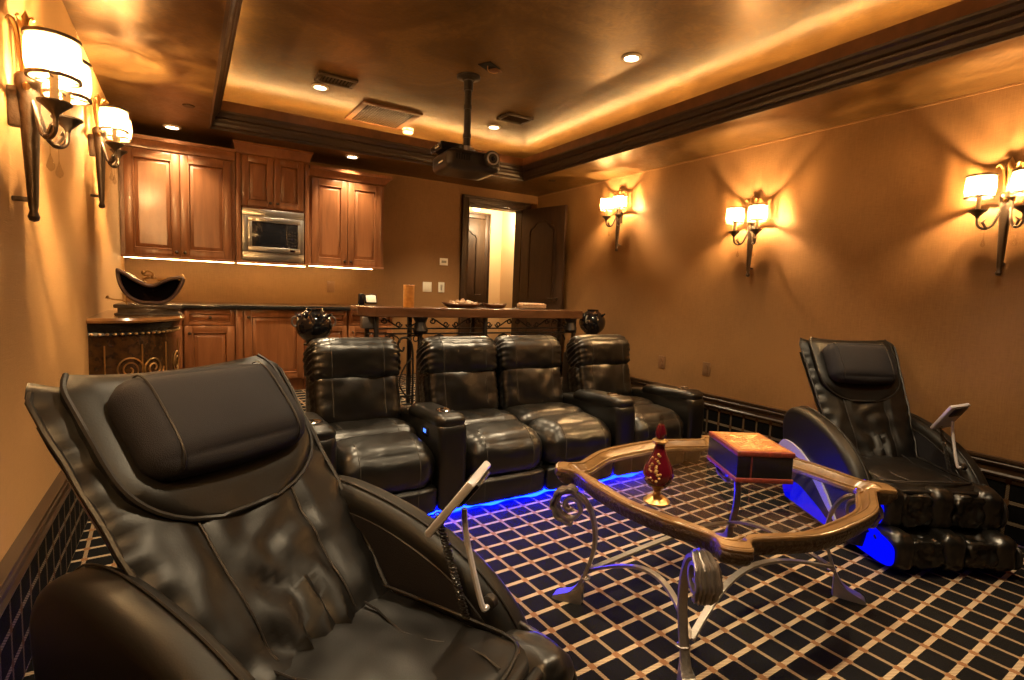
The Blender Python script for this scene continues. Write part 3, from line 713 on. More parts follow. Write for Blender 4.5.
# ------------------------------------------------------------------ sofa row
SY = 2.55
sofa = thing('recliner_sofa', 'row of four black leather theater recliners with blue light under the front', 'sofa', (1.86, SY, 0))
SXS = [-.99, -.28, .275, .975]   # seat centres from x=1.86
def stitch(b2, mx, x, a0, a1, parent, cx):
    """thread that follows the cushion surface at x, between two directions seen from its middle"""
    from mathutils.bvhtree import BVHTree
    tr = BVHTree.FromBMesh(b2); pts = []
    for k in range(23):
        a = math.radians(a0 + (a1 - a0) * k / 22); d_ = V((0, -math.cos(a), math.sin(a)))
        h, n_, i_, dd = tr.ray_cast(V((x, 0, 0)) + d_ * 1.0, -d_)
        if h is not None: pts.append(mx @ (h + n_ * .0004))
    if len(pts) > 3:
        f = MB(); f.tube(pts, .0022, 5); o = f.build('stitching', 'leather_thread', parent); return o
def seat_parts(cx, first):
    out = []
    sw = .555
    def place(b2, name, mx, mname='leather', st=(-40, 80)):
        b3 = b2.copy(); f = MB(); add_soft(f, b2, mx); o = f.build(name, mname, sofa, angle=60); o.location = (cx, 0, 0); out.append(o)
        for x in (-.155, .155): stitch(b3, mx, x, st[0], st[1], o, cx)
        b3.free(); return o
    place(cush(sw - .01, .13, .15, .03, 12, .008, .004, (), 3), 'base_panel', T(0, .065, .112))
    place(cush(sw, .36, .27, .12, 22, .016, .007, (), 1), 'front_cushion', T(0, .165, .30, math.radians(5)))
    place(cush(sw, .42, .16, .07, 20, .012, .006, (), 2), 'seat_cushion', T(0, .50, .372, math.radians(-2)))
    place(cush(sw + .025, .20, .36, .075, 24, .02, .011, (), 5, .006, 7), 'backrest', T(0, .675, .555, math.radians(-14)))
    place(cush(sw + .045, .21, .27, .085, 26, .018, .008, (), 8, .010, 8), 'headrest', T(0, .715, .785, math.radians(-10)))
    f = MB(); f.box(-sw / 2 + .02, sw / 2 - .02, .74, .86, .10, .80, .03, mx=None); o = f.build('back_shell', 'leather', sofa); o.location = (cx, 0, 0); out.append(o)
    f = MB(); f.box(-sw / 2, sw / 2, .10, .78, .06, .20, .01); o = f.build('seat_frame', 'shell', sofa); o.location = (cx, 0, 0); out.append(o)
    return out
p0 = seat_parts(SXS[0], True)
for cx in SXS[1:]:
    for o in p0: dup(o, (cx, 0, 0), parent=sofa)
AX = [-1.335, -.632, .640, 1.345]
arm_prof = [(.0, .05), (.80, .05), (.80, .40), (.74, .47), (.60, .50), (.40, .52), (.22, .545), (.10, .548), (.03, .53), (.0, .49), (-.008, .40)]
arm_prof = [tuple(p) for p in catmull(arm_prof[2:], 5)] ; arm_prof = [(-.0, .05), (.80, .05)] + arm_prof
arm0 = None
for k, ax_ in enumerate(AX):
    if arm0 is None:
        f = MB(); f.prism(arm_prof, -.085, .085, 'x', .038); arm0 = f.build('armrest', 'leather', sofa, angle=50)
        f = MB(); add_soft(f, cush(.176, .50, .09, .045, 14, .006, .004), T(0, .26, .517, math.radians(-3.5))); pd = f.build('arm_pad', 'leather', arm0)
        f = MB(); f.lathe([(.040, 0), (.046, .004), (.046, .010), (.040, .012), (.037, .006), (.036, -.02), (0, -.02)], (0, .15, .565), 24, cap=False); f.build('cup_holder', 'chrome', arm0)
        f = MB(); f.box(-.05, .05, .265, .34, .545, .559, .004); f.build('hinge_plate', 'shell', arm0)
        arm0.location = (ax_, 0, 0)
    else:
        dup(arm0, (ax_, 0, 0), parent=sofa)
f = MB(); f.box(AX[1] - .0915, AX[1] - .084, .16, .24, .425, .475, .003); cp = f.build('control_panel', 'black_lacquer', sofa); 
f = MB()
for yy in (.19, .21): f.box(AX[1] - .0935, AX[1] - .091, yy - .006, yy + .006, .442, .462)
f.build('buttons', 'bluebtn', cp, False)
f = MB(); f.tube([(x, .056 + .006 * math.sin(x * 40), .021 + .007 * math.sin(x * 23)) for x in [-1.2 + 2.1 * i / 60 for i in range(61)]], .012, 6); f.build('led_strip', 'blue', sofa)
f = MB()
for x in (-1.3, -.63, .64, 1.34): f.box(x - .07, x + .07, .1, .75, 0, .06)
f.build('feet', 'shell', sofa, False)

# ------------------------------------------------------------------ massage chairs
def massage_chair(label, loc, rz, rec, lit=False, group='massage chairs'):
    """origin on the floor under the seat/back joint, faces local -y"""
    t = thing('massage_chair', label, 'massage chair', loc, rz, group)
    ca, sa = math.cos(rec), math.sin(rec)
    Lb = .80
    def bp(u, s, n):   # point on the back: u across, s up along it, n out of the cushion face
        return V((u, s * sa - n * ca + .0, .40 + s * ca + n * sa))
    # base and rear body
    f = MB(); f.prism([(-.34, .03), (.25, .03), (.42, .10), (.44, .30), (.28, .34), (-.36, .30)], -.25, .25, 'x', .03); f.build('base', 'shell', t)
    # seat
    f = MB(); add_soft(f, cush(.52, .50, .13, .05, 24, .022, .010, (), 4, 0, 6), T(0, -.20, .365, math.radians(3))); se = f.build('seat_cushion', 'mleather', t, angle=60)
    pts = []
    for (x, y) in catmull([(-.235, .0), (-.24, -.25), (-.23, -.40), (-.14, -.435), (0, -.44), (.14, -.435), (.23, -.40), (.24, -.25), (.235, .0)], 6): pts.append((x, y, .432 + .012 * (1 - (x / .25) ** 2) + (y + .2) * .05))
    MB().tube(pts, .005, 6).build('piping', 'piping', se)
    for sx in (-1, 1):
        MB().tube([(sx * (.12 + .02 * math.sin(k)), -.42 + .4 * k / 8, .443 + (-.22 + .4 * k / 8) * .05) for k in range(9)], .003, 5).build('seam', 'piping', se)
    f = MB(); add_soft(f, cush(.50, .035, .20, .017, 12, .0, .012, (), 9, 0, 12), T(0, -.465, .30, math.radians(8))); f.build('seat_skirt', 'mleather', t, angle=60)
    # back cushion: cross sections up the back
    def hw(s):
        k = s / Lb
        tb = [(0, .24), (.25, .265), (.5, .288), (.72, .302), (.88, .315), (.96, .318), (1.0, .30)]
        for (a, wa), (b, wb) in zip(tb, tb[1:]):
            if k <= b: q = (k - a) / (b - a); q = q * q * (3 - 2 * q); return wa + (wb - wa) * q
        return tb[-1][1]
    def face_n(u, s):  # surface relief of the front
        n = .045 * (abs(u) / .3) ** 2.2
        for sx in (-1, 1): n -= .010 * math.exp(-((u - sx * (.115 + .03 * s)) / .008) ** 2) * (1 if s < .62 else 0)
        n += .009 * noise.noise(V((u * 9, s * 7, 3.3))) + .006 * noise.noise(V((u * 22 + 3, s * 14, 1.1)))
        lo = max(0, 1 - s / .45)
        n += .016 * lo * math.sin(u * 55 + 9 * noise.noise(V((u * 5, s * 6, 0)))) * max(0, 1 - (u / .2) ** 2)
        ed = max(0, abs(u) / max(.01, hw(s)) - .75) / .25
        n += .006 * ed * math.sin(s * 75 + 3 * noise.noise(V((s * 9, u, 5))))
        return n
    rings = []; NS = 46
    for i in range(NS + 1):
        s = -.04 + (Lb + .04) * i / NS; w_ = hw(max(0, s)); e = 1.0
        dd = Lb - s
        thk = .055
        if dd < .045: q = 1 - dd / .045; thk *= math.sqrt(max(.02, 1 - q * q)); 
        ring = []
        nu = 26
        for k in range(nu + 1):
            u = -1 + 2 * k / nu; uu = math.sin(u * PI / 2) * .35 + u * .65
            ring.append(bp(uu * w_, s + .02 * (abs(uu) ** 4) * max(0, (s / Lb - .8) * 5), face_n(uu * w_, s) + thk * (1 - abs(uu) ** 5) * .9))
        for k in range(nu + 1):
            u = 1 - 2 * k / nu
            ring.append(bp(u * w_ * .985, s, .045 * (abs(u * w_) / .3) ** 2.2 - .035 * (1 - abs(u) ** 6) - .012))
        rings.append(ring)
    f = MB(); f.loft(rings, True, True); bk = f.build('backrest', 'mleather', t, angle=70)
    for sx in (-1, 1):
        pts = [bp(sx * hw(s), s, .045 * (hw(s) / .3) ** 2.2 + .004) for s in [Lb * k / 30 * .985 for k in range(31)]]
        MB().tube(pts, .0065, 6).build('piping', 'piping', bk)
        pts = [bp(sx * (.115 + .03 * s), s, face_n(sx * (.115 + .03 * s), s) + .056) for s in [.03 + .5 * k / 24 for k in range(25)]]
        MB().tube(pts, .0024, 5).build('seam', 'piping', bk)
    # black shell behind the back
    rr = []
    for i in range(13):
        s = .02 + (Lb - .08) * i / 12; w_ = hw(s) * .93; dp = .10 * math.sin(PI * (i + .6) / 13.5) ** .6
        rr.append([bp(w_ * math.cos(PI * k / 16), s, -.012 - dp * math.sin(PI * k / 16)) for k in range(17)])
    f = MB(); f.loft(rr, True, True); f.build('back_shell', 'shell', t)
    # pad that hangs under the pillow
    def pw(k): return (.25) * (1 - .1 * max(0, (k - .85) / .15) ** 2) if k > .5 else .25 * math.sqrt(max(.06, 1 - ((.5 - k) / .515) ** 3.2))
    rr = []; rim = []
    for i in range(25):
        k = i / 24; s = .37 + (Lb + .006 - .37) * k; w_ = pw(k) + .02 * k; ring = []
        for j in range(17):
            u = -1 + 2 * j / 16; ring.append(bp(u * w_, s, max(face_n(u * w_, s) * .6, .045 * (abs(u * w_) / .3) ** 2.2) + .0535 + .026 * (1 - u ** 6) ** .5 * min(1, 4 * k + .25) * max(.05, 1 - max(0, (k - .86) / .14) ** 2)))
        for j in range(17):
            u = 1 - 2 * j / 16; ring.append(bp(u * w_, s, .045 * (abs(u * w_) / .3) ** 2.2 + .02))
        rr.append(ring); rim.append((ring[0], ring[16]))
    f = MB(); f.loft(rr, True, True); pd = f.build('head_pad', 'mleather', t, angle=60)
    path = [a for a, b in rim[::-1]] + [rr[0][j] for j in range(1, 16)] + [b for a, b in rim]
    MB().tube(path, .006, 6).build('piping', 'piping', pd)
    # pillow
    f = MB(); add_soft(f, cush(.43, .255, .115, .057, 18, .014, .0015), Matrix.Translation(bp(0, .605, .118)) @ Matrix.Rotation(PI / 2 - rec, 4, 'X'))
    pl = f.build('pillow', 'mfabric', t, angle=70)
    for sx in (-1, 1):
        ring = [bp(sx * .155, .605 + .130 * math.copysign(abs(math.sin(a)) ** .6, math.sin(a)), .122 + .062 * math.copysign(abs(math.cos(a)) ** .6, math.cos(a))) for a in [2 * PI * k / 40 for k in range(40)]]
        MB().tube(ring, .0025, 5, True).build('seam', 'piping', pl)
    # arms
    prof = catmull([(.40, .40), (.42, .55), (.36, .64), (.24, .67), (.08, .652), (-.08, .61), (-.23, .54), (-.35, .44), (-.425, .31), (-.445, .17), (-.42, .06)], 5)
    prof = [tuple(p) for p in prof] + [(-.34, .03), (.26, .03), (.36, .16)]
    inner = [tuple(p) for p in catmull([(.26, .605), (.10, .60), (-.06, .562), (-.21, .495), (-.325, .395), (-.335, .36), (-.25, .36), (-.05, .40), (.18, .455), (.30, .50), (.26, .605)], 5)][:-1]
    for sx in (-1, 1):
        f = MB(); f.prism(prof, sx * .262, sx * .375, 'x', .04); ar = f.build('armrest', 'armskin', t, angle=45)
        MB().prism(inner, sx * .2635, sx * .2585, 'x').build('inner_panel', 'mfabric', ar)
        pp = [(y, z) for y, z in inner]
        MB().tube([(sx * .259, y, z) for y, z in inner], .0028, 5, True).build('piping', 'piping', ar)
        MB().tube([(sx * (.30), y, z + .004) for y, z in prof[8:46]], .003, 5).build('seam', 'piping', ar)
        MB().tube(catmull([(sx * .256, .22, .47), (sx * .254, .12, .43), (sx * .254, .0, .415), (sx * .256, -.06, .42)], 5), .004, 5).build('pocket', 'piping', ar)
        arc = catmull([(.42, .36), (.34, .43), (.18, .42), (.02, .36), (-.14, .26), (-.26, .13)], 6); arc2 = catmull([(.40, .33), (.32, .375), (.16, .36), (.0, .29), (-.15, .185), (-.25, .12)], 6)
        poly = [tuple(p) for p in arc] + [tuple(p) for p in arc2[::-1]]
        MB().prism(poly, sx * .374, sx * .386, 'x').build('silver_arc', 'silver_plastic', ar)
        low = [tuple(p) for p in catmull([(.28, .06), (.32, .13), (.18, .19), (.0, .155), (-.14, .11), (-.24, .06)], 5)]
        MB().prism(low, sx * .374, sx * .380, 'x').build('side_painted_glow' if lit and sx < 0 else 'side_panel', 'blueglow' if lit and sx < 0 else 'shell', ar)
    # leg rest: upper calf block and lower foot block, each with three ridges
    for nm, (y0, y1, za, zb, dy) in {'calf_rest': (-.33, -.50, .205, .405, -.02), 'foot_rest': (-.34, -.59, .035, .205, -.03)}.items():
        f = MB(); add_soft(f, cush(.62, abs(y1 - y0) * .62, zb - za - .01, .05, 10), T(0, (y0 * .62 + y1 * .38), (za + zb) / 2)); lr = f.build(nm, 'mleather', t, angle=60)
        for q, xx in enumerate((-.255, 0, .255)):
            f = MB(); add_soft(f, cush(.14, abs(y1 - y0) + .02, zb - za + .015, .055, 14, .006, .008, (), q + 3, 0, 14), T(xx, (y0 + y1) / 2 + dy, (za + zb) / 2)); f.build('ridge', 'leather', lr, angle=60)
        for q, xx in enumerate((-.14, .14)):
            b2 = cush(.17, .15, zb - za - .015, .05, 18, -.022, .022, (), q + 11, 0, 15)
            f = MB(); add_soft(f, b2, T(xx, y1 + .055 + dy, (za + zb) / 2 + .002)); f.build('leg_well', 'leather', lr, angle=60)
        for sx in (-1, 1):
            pr = [tuple(p) for p in catmull([(y0 + .04, za + .01), (y0 + .03, (za + zb) / 2), (y0 + .01, zb - .005), (y0 - .06, zb + .004), (y1 + .03 + dy, zb - .035), (y1 - .012 + dy, (za + zb) / 2), (y1 + .02 + dy, za + .012), (y0 - .05, za), (y0 + .04, za + .01)], 5)][:-1]
            MB().prism(pr, sx * .314, sx * .330, 'x', .006).build('side_painted_glow' if lit and sx < 0 else 'side_panel', 'blueglow' if lit and sx < 0 else 'shell', lr)
    # remote on a chrome post on the left arm of the sitter (+x)
    P = [(.262, -.32, .485), (.235, -.32, .48), (.225, -.31, .495), (.225, -.265, .64), (.223, -.255, .72)]
    f = MB(); f.tube(catmull(P, 6), .0075, 8); rp = f.build('remote_post', 'silver_plastic', t)
    MB().lathe([(.018, 0), (.018, .02), (.012, .024)], n=14, mx=T(.262, -.32, .485, 0, -PI / 2)).build('post_base', 'shell', rp)
    RM = T(.215, -.25, .755, 0, 0, 0) @ Matrix.Rotation(math.radians(-52), 4, 'X') @ Matrix.Rotation(math.radians(-12), 4, 'Y')
    f = MB(); f.box(-.062, .062, -.085, .11, -.010, .010, .006, mx=RM); rm = f.build('remote', 'silver_plastic', t)
    MB().box(-.052, .052, -.03, .10, .0095, .0125, .001, mx=RM).build('display', 'screen', rm)
    MB().box(-.04, .04, -.08, -.01, -.02, -.010, .004, mx=RM).build('holder', 'shell', rm)
    f = MB(); pts = []
    for k in range(200):
        q = k / 199; c0 = V((.205, -.19, .70)).lerp(V((.225, -.27, .44)), q); pts.append(c0 + V((.0085 * math.cos(k * .95), .0085 * math.sin(k * .95), 0)))
    f.tube(pts, .0026, 5); f.build('coil_cord', 'shell', t)
    return t
massage_chair('large black leather massage chair in the left foreground with reclined back', (.245, 1.215, 0), math.radians(32), math.radians(45))
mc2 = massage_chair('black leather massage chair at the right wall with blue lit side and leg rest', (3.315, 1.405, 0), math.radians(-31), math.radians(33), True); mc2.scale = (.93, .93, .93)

# ------------------------------------------------------------------ glass table
TC = (1.862, 1.35); TZ = .53
TSX = .955
tb = thing('coffee_table', 'glass coffee table with scalloped gilt brown frame on scrolled iron legs', 'coffee table', (TC[0], TC[1], 0), math.radians(2.2))
def outline(q_long, q_short):
    """half side lists -> closed outline; q_long: points along +y side from x=0 to corner; q_short: along +x side from corner to y=0"""
    quad = q_long + q_short
    P = []
    P += [(x, y) for x, y in quad]                                  # +x+y, from top middle clockwise to right middle
    P += [(x, -y) for x, y in quad[::-1][1:]]
    P += [(-x, -y) for x, y in quad[1:]]
    P += [(-x, y) for x, y in quad[::-1][1:-1]]
    return P
Q1 = [(0, .515), (.20, .502), (.35, .445), (.43, .412), (.475, .425), (.515, .452)]
Q2 = [(.572, .395), (.543, .345), (.537, .30), (.568, .18), (.588, .0)]
I1 = [(0, .435), (.20, .425), (.325, .38), (.40, .348), (.437, .34)]
I2 = [(.46, .32), (.462, .28), (.472, .21), (.49, .12), (.502, 0)]
def resample(P, n):
    P = [V(p) for p in P]; L_ = [0]
    for a, b in zip(P, P[1:] + P[:1]): L_.append(L_[-1] + (b - a).length)
    out = []; j = 0
    for k in range(n):
        d = L_[-1] * k / n
        while L_[j + 1] < d: j += 1
        q = (d - L_[j]) / max(1e-9, L_[j + 1] - L_[j]); out.append(P[j].lerp(P[(j + 1) % len(P)], q))
    return out
# keep the two rims matched: same number of control points
I1b = [I1[0], I1[1], I1[2], I1[3], (.42, .343), I1[4]]
Po = catmull(outline(Q1, Q2), 8, True); Pi = catmull(outline(I1b, I2), 8, True)
def rim(t, z): return [(a.lerp(b, t).x * TSX, a.lerp(b, t).y, z) for a, b in zip(Po, Pi)]
f = MB(); f.loft([rim(.02, TZ - .012), rim(0.0, TZ - .004), rim(.03, TZ), rim(.07, TZ + .001), rim(.09, TZ - .003), rim(.11, TZ + .001), rim(.38, TZ + .002), rim(.40, TZ - .004), rim(.43, TZ - .004), rim(.45, TZ - .001), rim(.52, TZ - .006), rim(.72, TZ - .024), rim(.80, TZ - .026), rim(.82, TZ - .020), rim(.90, TZ - .020), rim(.93, TZ - .028), rim(1.0, TZ - .030), rim(1.0, TZ - .042), rim(.5, TZ - .05), rim(.06, TZ - .03)], True, False, True)
f.build('frame', 'tframe', tb, angle=28)
f = MB(); f.loft([rim(.03, TZ - .012), rim(-.01, TZ - .018), rim(-.01, TZ - .030), rim(.05, TZ - .038), rim(.10, TZ - .050), rim(.20, TZ - .062), rim(.5, TZ - .062), rim(.5, TZ - .012)], True, False, True)
f.build('carved_apron', 'tedge', tb, angle=50)
f = MB(); f.loft([rim(.97, TZ - .031), rim(.97, TZ - .025)], True, True); f.build('glass_top', 'glass', tb, False)
ZG = TZ - .025
FX, FY = .515, .28
def spiral(c, r0, turns, a0, sg, n=34):
    return [(c[0] + r0 * (1 - .80 * k / n) * math.cos(a0 + sg * turns * 2 * PI * k / n), c[1] + r0 * (1 - .80 * k / n) * math.sin(a0 + sg * turns * 2 * PI * k / n)) for k in range(n + 1)]
lg0 = None
for (sx, sy) in ((-1, 1), (-1, -1), (1, -1), (1, 1)):
    d = V((sx * .50, sy * .86, 0)).normalized(); side = V((-d.y, d.x, 0)); r1 = math.hypot(FX, FY)
    base = V((sx * FX, sy * FY, 0)) - d * r1
    def P3(r, z): return base + d * r + V((0, 0, z))
    body = catmull([(r1 + .055, .012), (r1 + .02, .03), (r1 - .02, .075), (r1 - .055, .16), (r1 - .075, .25), (r1 - .07, .34), (r1 - .035, .42), (r1 + .02, .452), (r1 + .07, .44), (r1 + .092, .40)], 6)
    sp = spiral((r1 + .032, .395), .062, 1.35, .1, -1)
    f = MB(); f.ribbon([P3(p[0], p[1]) for p in body], side, .012, [.030 if k > 8 else .045 for k in range(len(body))]); lg = f.build('leg', 'pewter', tb)
    f = MB(); f.ribbon([P3(p[0], p[1]) for p in sp], side, .011, .034); f.build('scroll', 'pewter', lg)
    # acanthus leaf over the scroll
    f = MB(); rings = []
    for k in range(15):
        a = PI * .62 - k / 14 * PI * 1.15; w_ = .036 * math.sin(PI * (.12 + .80 * k / 14)) + .006
        rr_ = .068 + .010 * math.sin(k * 2.1) ** 2
        cc = P3(r1 + .032 + rr_ * math.cos(a), .395 + rr_ * math.sin(a)); nn = d * math.cos(a) + V((0, 0, math.sin(a)))
        rings.append([cc + side * (w_ * u) + nn * (.005 * math.cos(u * 20) + .006 - .006 * u * u) for u in [q / 8 - 1 for q in range(17)]] + [cc + side * (w_ * u) - nn * .005 for u in (1, .5, 0, -.5, -1)])
    f.loft(rings, True, True); f.build('acanthus_leaf', 'pewter', lg)
    f = MB(); rings = []
    for (r_, w_, h_) in ((-.035, .018, .085), (-.01, .024, .055), (.03, .030, .034), (.07, .034, .018), (.085, .030, .008)):
        c0 = P3(r1 + r_, 0); rings.append([c0 - side * w_, c0 + side * w_, c0 + side * w_ * .8 + V((0, 0, h_)), c0 - side * w_ * .8 + V((0, 0, h_))])
    f.loft(rings, True, True); f.build('foot', 'pewter', lg)
    f = MB(); f.tube([P3(r1 - .045, .11) + side * (.02 * math.cos(a)) + d * (.014 * math.sin(a)) for a in [2 * PI * k / 14 for k in range(14)]], .005, 6, True); f.build('leg_collar', 'pewter', lg)
# arched stretchers between the legs
ft = [V((-FX + .05, FY - .03, .13)), V((-FX + .05, -FY + .03, .13)), V((FX - .05, -FY + .03, .13)), V((FX - .05, FY - .03, .13))]
for a, b in zip(ft, ft[1:] + ft[:1]):
    mid = (a + b) / 2; inn = V((-mid.x, -mid.y, 0)).normalized()
    pts = [a.lerp(b, q) + inn * (.085 * math.sin(PI * q)) + V((0, 0, .085 * math.sin(PI * q))) for q in [k / 20 for k in range(21)]]
    MB().ribbon(pts, (0, 0, 1) if False else (b - a).cross(V((0, 0, 1))), .010, .024).build('stretcher', 'pewter', tb)

# ruby decanter on the table
VS = 1.1
va = thing('perfume_bottle', 'ruby red glass decanter with gold foot on the glass table', 'decanter', (1.455, 1.312, ZG))
f = MB(); f.lathe([(.0, .0), (.042, .0), (.044, .006), (.036, .012), (.030, .018), (.014, .026), (.010, .036), (.014, .042), (.010, .048)], n=28); f.build('foot', 'goldleaf', va)
f = MB(); f.lathe([(.010, .046), (.028, .052), (.044, .072), (.050, .092), (.047, .112), (.036, .136), (.024, .160), (.017, .180), (.015, .195), (.016, .198)], n=32); bo = f.build('body', 'ruby', va)
f = MB()
for k in range(26):
    a = 3.6 + random.uniform(-.55, .55); z = random.uniform(.08, .165); rr_ = .051 - max(0, (z - .10)) * .42
    for q in range(1): f.ball((rr_ * math.cos(a), rr_ * math.sin(a), z), random.uniform(.003, .006), 6, (1, 1, .8))
f.build('gold_blossoms', 'goldleaf', bo)
f = MB(); f.lathe([(.014, .197), (.024, .200), (.026, .206), (.018, .211), (.012, .212)], n=24); f.build('collar', 'goldleaf', va)
st_ = MB(); st_.lathe([(.013, .212), (.018, .222), (.018, .235), (.012, .252), (.010, .258)], n=20); stp = st_.build('stopper', 'ruby', va)
MB().lathe([(.004, .256), (.009, .264), (.006, .275), (.008, .281), (.0, .292)], n=12).build('finial', 'crystal', stp)
va.scale = (VS, VS, VS * 1.02)
# book-shaped box
bkx = thing('book_box', 'thick book box with orange tooled cover and black sides on the glass table', 'book box', (2.095, 1.385, ZG), math.radians(-31))
BW, BD, BH = .24, .32, .132
f = MB(); f.box(-BW / 2, BW / 2, -BD / 2, BD / 2, BH - .022, BH, .005); cv = f.build('top_cover', 'red_edge', bkx)
MB().box(-BW / 2 + .012, BW / 2 - .012, -BD / 2 + .012, BD / 2 - .012, BH - .002, BH + .002, .001).build('tooled_panel', 'orange_cover', cv)
f = MB()
for i in range(5):
    rr_ = .098 - .022 * i; f.tube([(rr_ * math.cos(2 * PI * k / 48) * (1 + .12 * math.cos(8 * 2 * PI * k / 48)), rr_ * 1.2 * math.sin(2 * PI * k / 48) * (1 + .12 * math.cos(8 * 2 * PI * k / 48)), BH + .0022) for k in range(48)], .0019, 4, True)
f.tube([(x_ * (BW / 2 - .02), y_ * (BD / 2 - .02), BH + .0022) for x_, y_ in ((-1, -1), (1, -1), (1, 1), (-1, 1))], .002, 4, True)
f.build('gold_tooling', 'goldleaf', cv)
MB().box(-BW / 2 + .004, BW / 2 - .006, -BD / 2 + .006, BD / 2 - .006, .018, BH - .02).build('side_block', 'black_lacquer', bkx)
MB().box(-BW / 2, BW / 2, -BD / 2, BD / 2, 0, .02, .004).build('bottom_cover', 'red_edge', bkx)
f = MB(); f.box(-BW / 2 + .06, -BW / 2 + .065, -BD / 2 + .003, -BD / 2 + .007, .018, BH - .02); f.build('edge_band', 'red_edge', bkx, False)

# ------------------------------------------------------------------ bar with iron frame
BX0, BX1, BY, BZ = 1.10, 3.17, 3.90, 1.10
bar = thing('iron_bar_counter', 'long wooden bar top on a black scrolled iron frame behind the sofa', 'bar counter', (0, 0, ZR))
f = MB(); f.prism([(BX0, BY + .12), (BX0 + .10, BY), (BX1, BY), (BX1, BY + .34), (BX0, BY + .34)], BZ - .075 - ZR, BZ - ZR, 'z', .008); f.build('bar_top', 'bartop', bar)
post = None
for xx in (BX0 + .12, BX0 + .475, 2.16, BX1 - .06):
    for yy in (BY + .05, BY + .29):
        f = MB(); f.box(xx - .016, xx + .016, yy - .016, yy + .016, 0, BZ - .075 - ZR, .003); f.build('post', 'iron', bar)
for xx in (BX0 + .475, BX1 - .10):
    f = MB(); f.lathe([(.05, 0), (.062, .02), (.05, .05), (.04, .085), (.055, .11), (.06, .125)], (xx, BY + .05, BZ - .20 - ZR), 16); f.build('capital', 'iron', bar)
f = MB(); f.box(BX0 + .02, BX0 + .14, BY + .07, BY + .14, BZ - .165 - ZR, BZ - .075 - ZR, .008); f.build('end_bracket', 'pewter', bar)
f = MB()
for zz in (BZ - .165, BZ - .205): f.box(BX0 + .05, BX1 - .03, BY + .043, BY + .057, zz - .006 - ZR, zz + .006 - ZR)
f.box(BX0 + .05, BX1 - .03, BY + .043, BY + .057, .10, .115); f.build('rails', 'iron', bar)
def cscroll(x, z, w_, h_, fl=1):
    """S scroll in the xz plane"""
    P = []
    P += [(x + fl * (w_ * .5 - .028 + .028 * (1 - .7 * k / 14) * math.cos(1.2 * 2 * PI * (14 - k) / 14)), z + h_ * .5 - .026 + .026 * (1 - .7 * (14 - k) / 14) * math.sin(1.2 * 2 * PI * (14 - k) / 14)) for k in range(15)]
    Q = catmull([(x + fl * w_ * .42, z + h_ * .46), (x + fl * w_ * .15, z + h_ * .22), (x - fl * w_ * .15, z - h_ * .22), (x - fl * w_ * .42, z - h_ * .46)], 5)
    R_ = [(x - fl * (w_ * .5 - .028 + .028 * (1 - .7 * k / 14) * math.cos(1.2 * 2 * PI * k / 14)), z - h_ * .5 + .026 - .026 * (1 - .7 * k / 14) * math.sin(1.2 * 2 * PI * k / 14)) for k in range(15)]
    return [(a[0], a[1]) for a in Q], R_, P
xs = [BX0 + .24 + .20 * k for k in range(10)]
for k, xx in enumerate(xs):
    if xx > BX1 - .12: continue
    Q, R_, P = cscroll(xx, BZ - .12 - ZR, .17, .075, 1 if k % 2 else -1)
    f = MB()
    for q in (Q, R_): f.tube([(a, BY + .05, b) for a, b in q], .006, 6)
    f.tube([(a, BY + .05, b) for a, b in P], .006, 6)
    f.build('scroll', 'iron', bar)
    f = MB(); f.tube([(xx - .07 + .07 * (1 - math.cos(q)), BY + .05, BZ - .275 - ZR + .058 * math.sin(q)) for q in [PI * j / 14 for j in range(15)]], .006, 6); f.tube([(xx + .0 + .022 * math.cos(q), BY + .05, BZ - .245 - ZR + .022 * math.sin(q)) for q in [2 * PI * j / 12 for j in range(12)]], .005, 6, True)
    f.build('arch_scroll', 'iron', bar)
# large hooked scrolls below the rails
for xx, fl in ((1.52, -1), (1.60, 1), (2.08, -1), (2.24, 1), (2.80, -1)):
    P = catmull([(xx, BY + .05, .02), (xx, BY + .05, .30), (xx + fl * .01, BY + .05, .50), (xx + fl * .05, BY + .05, .57), (xx + fl * .11, BY + .05, .56), (xx + fl * .125, BY + .05, .50), (xx + fl * .09, BY + .05, .47), (xx + fl * .075, BY + .05, .50)], 6)
    P2 = catmull([(xx, BY + .05, .42), (xx + fl * .07, BY + .05, .34), (xx + fl * .11, BY + .05, .22), (xx + fl * .06, BY + .05, .12), (xx, BY + .05, .08)], 6)
    f = MB(); f.tube(P, .009, 8); f.tube(P2, .007, 8); f.build('hooked_scroll', 'iron', bar)

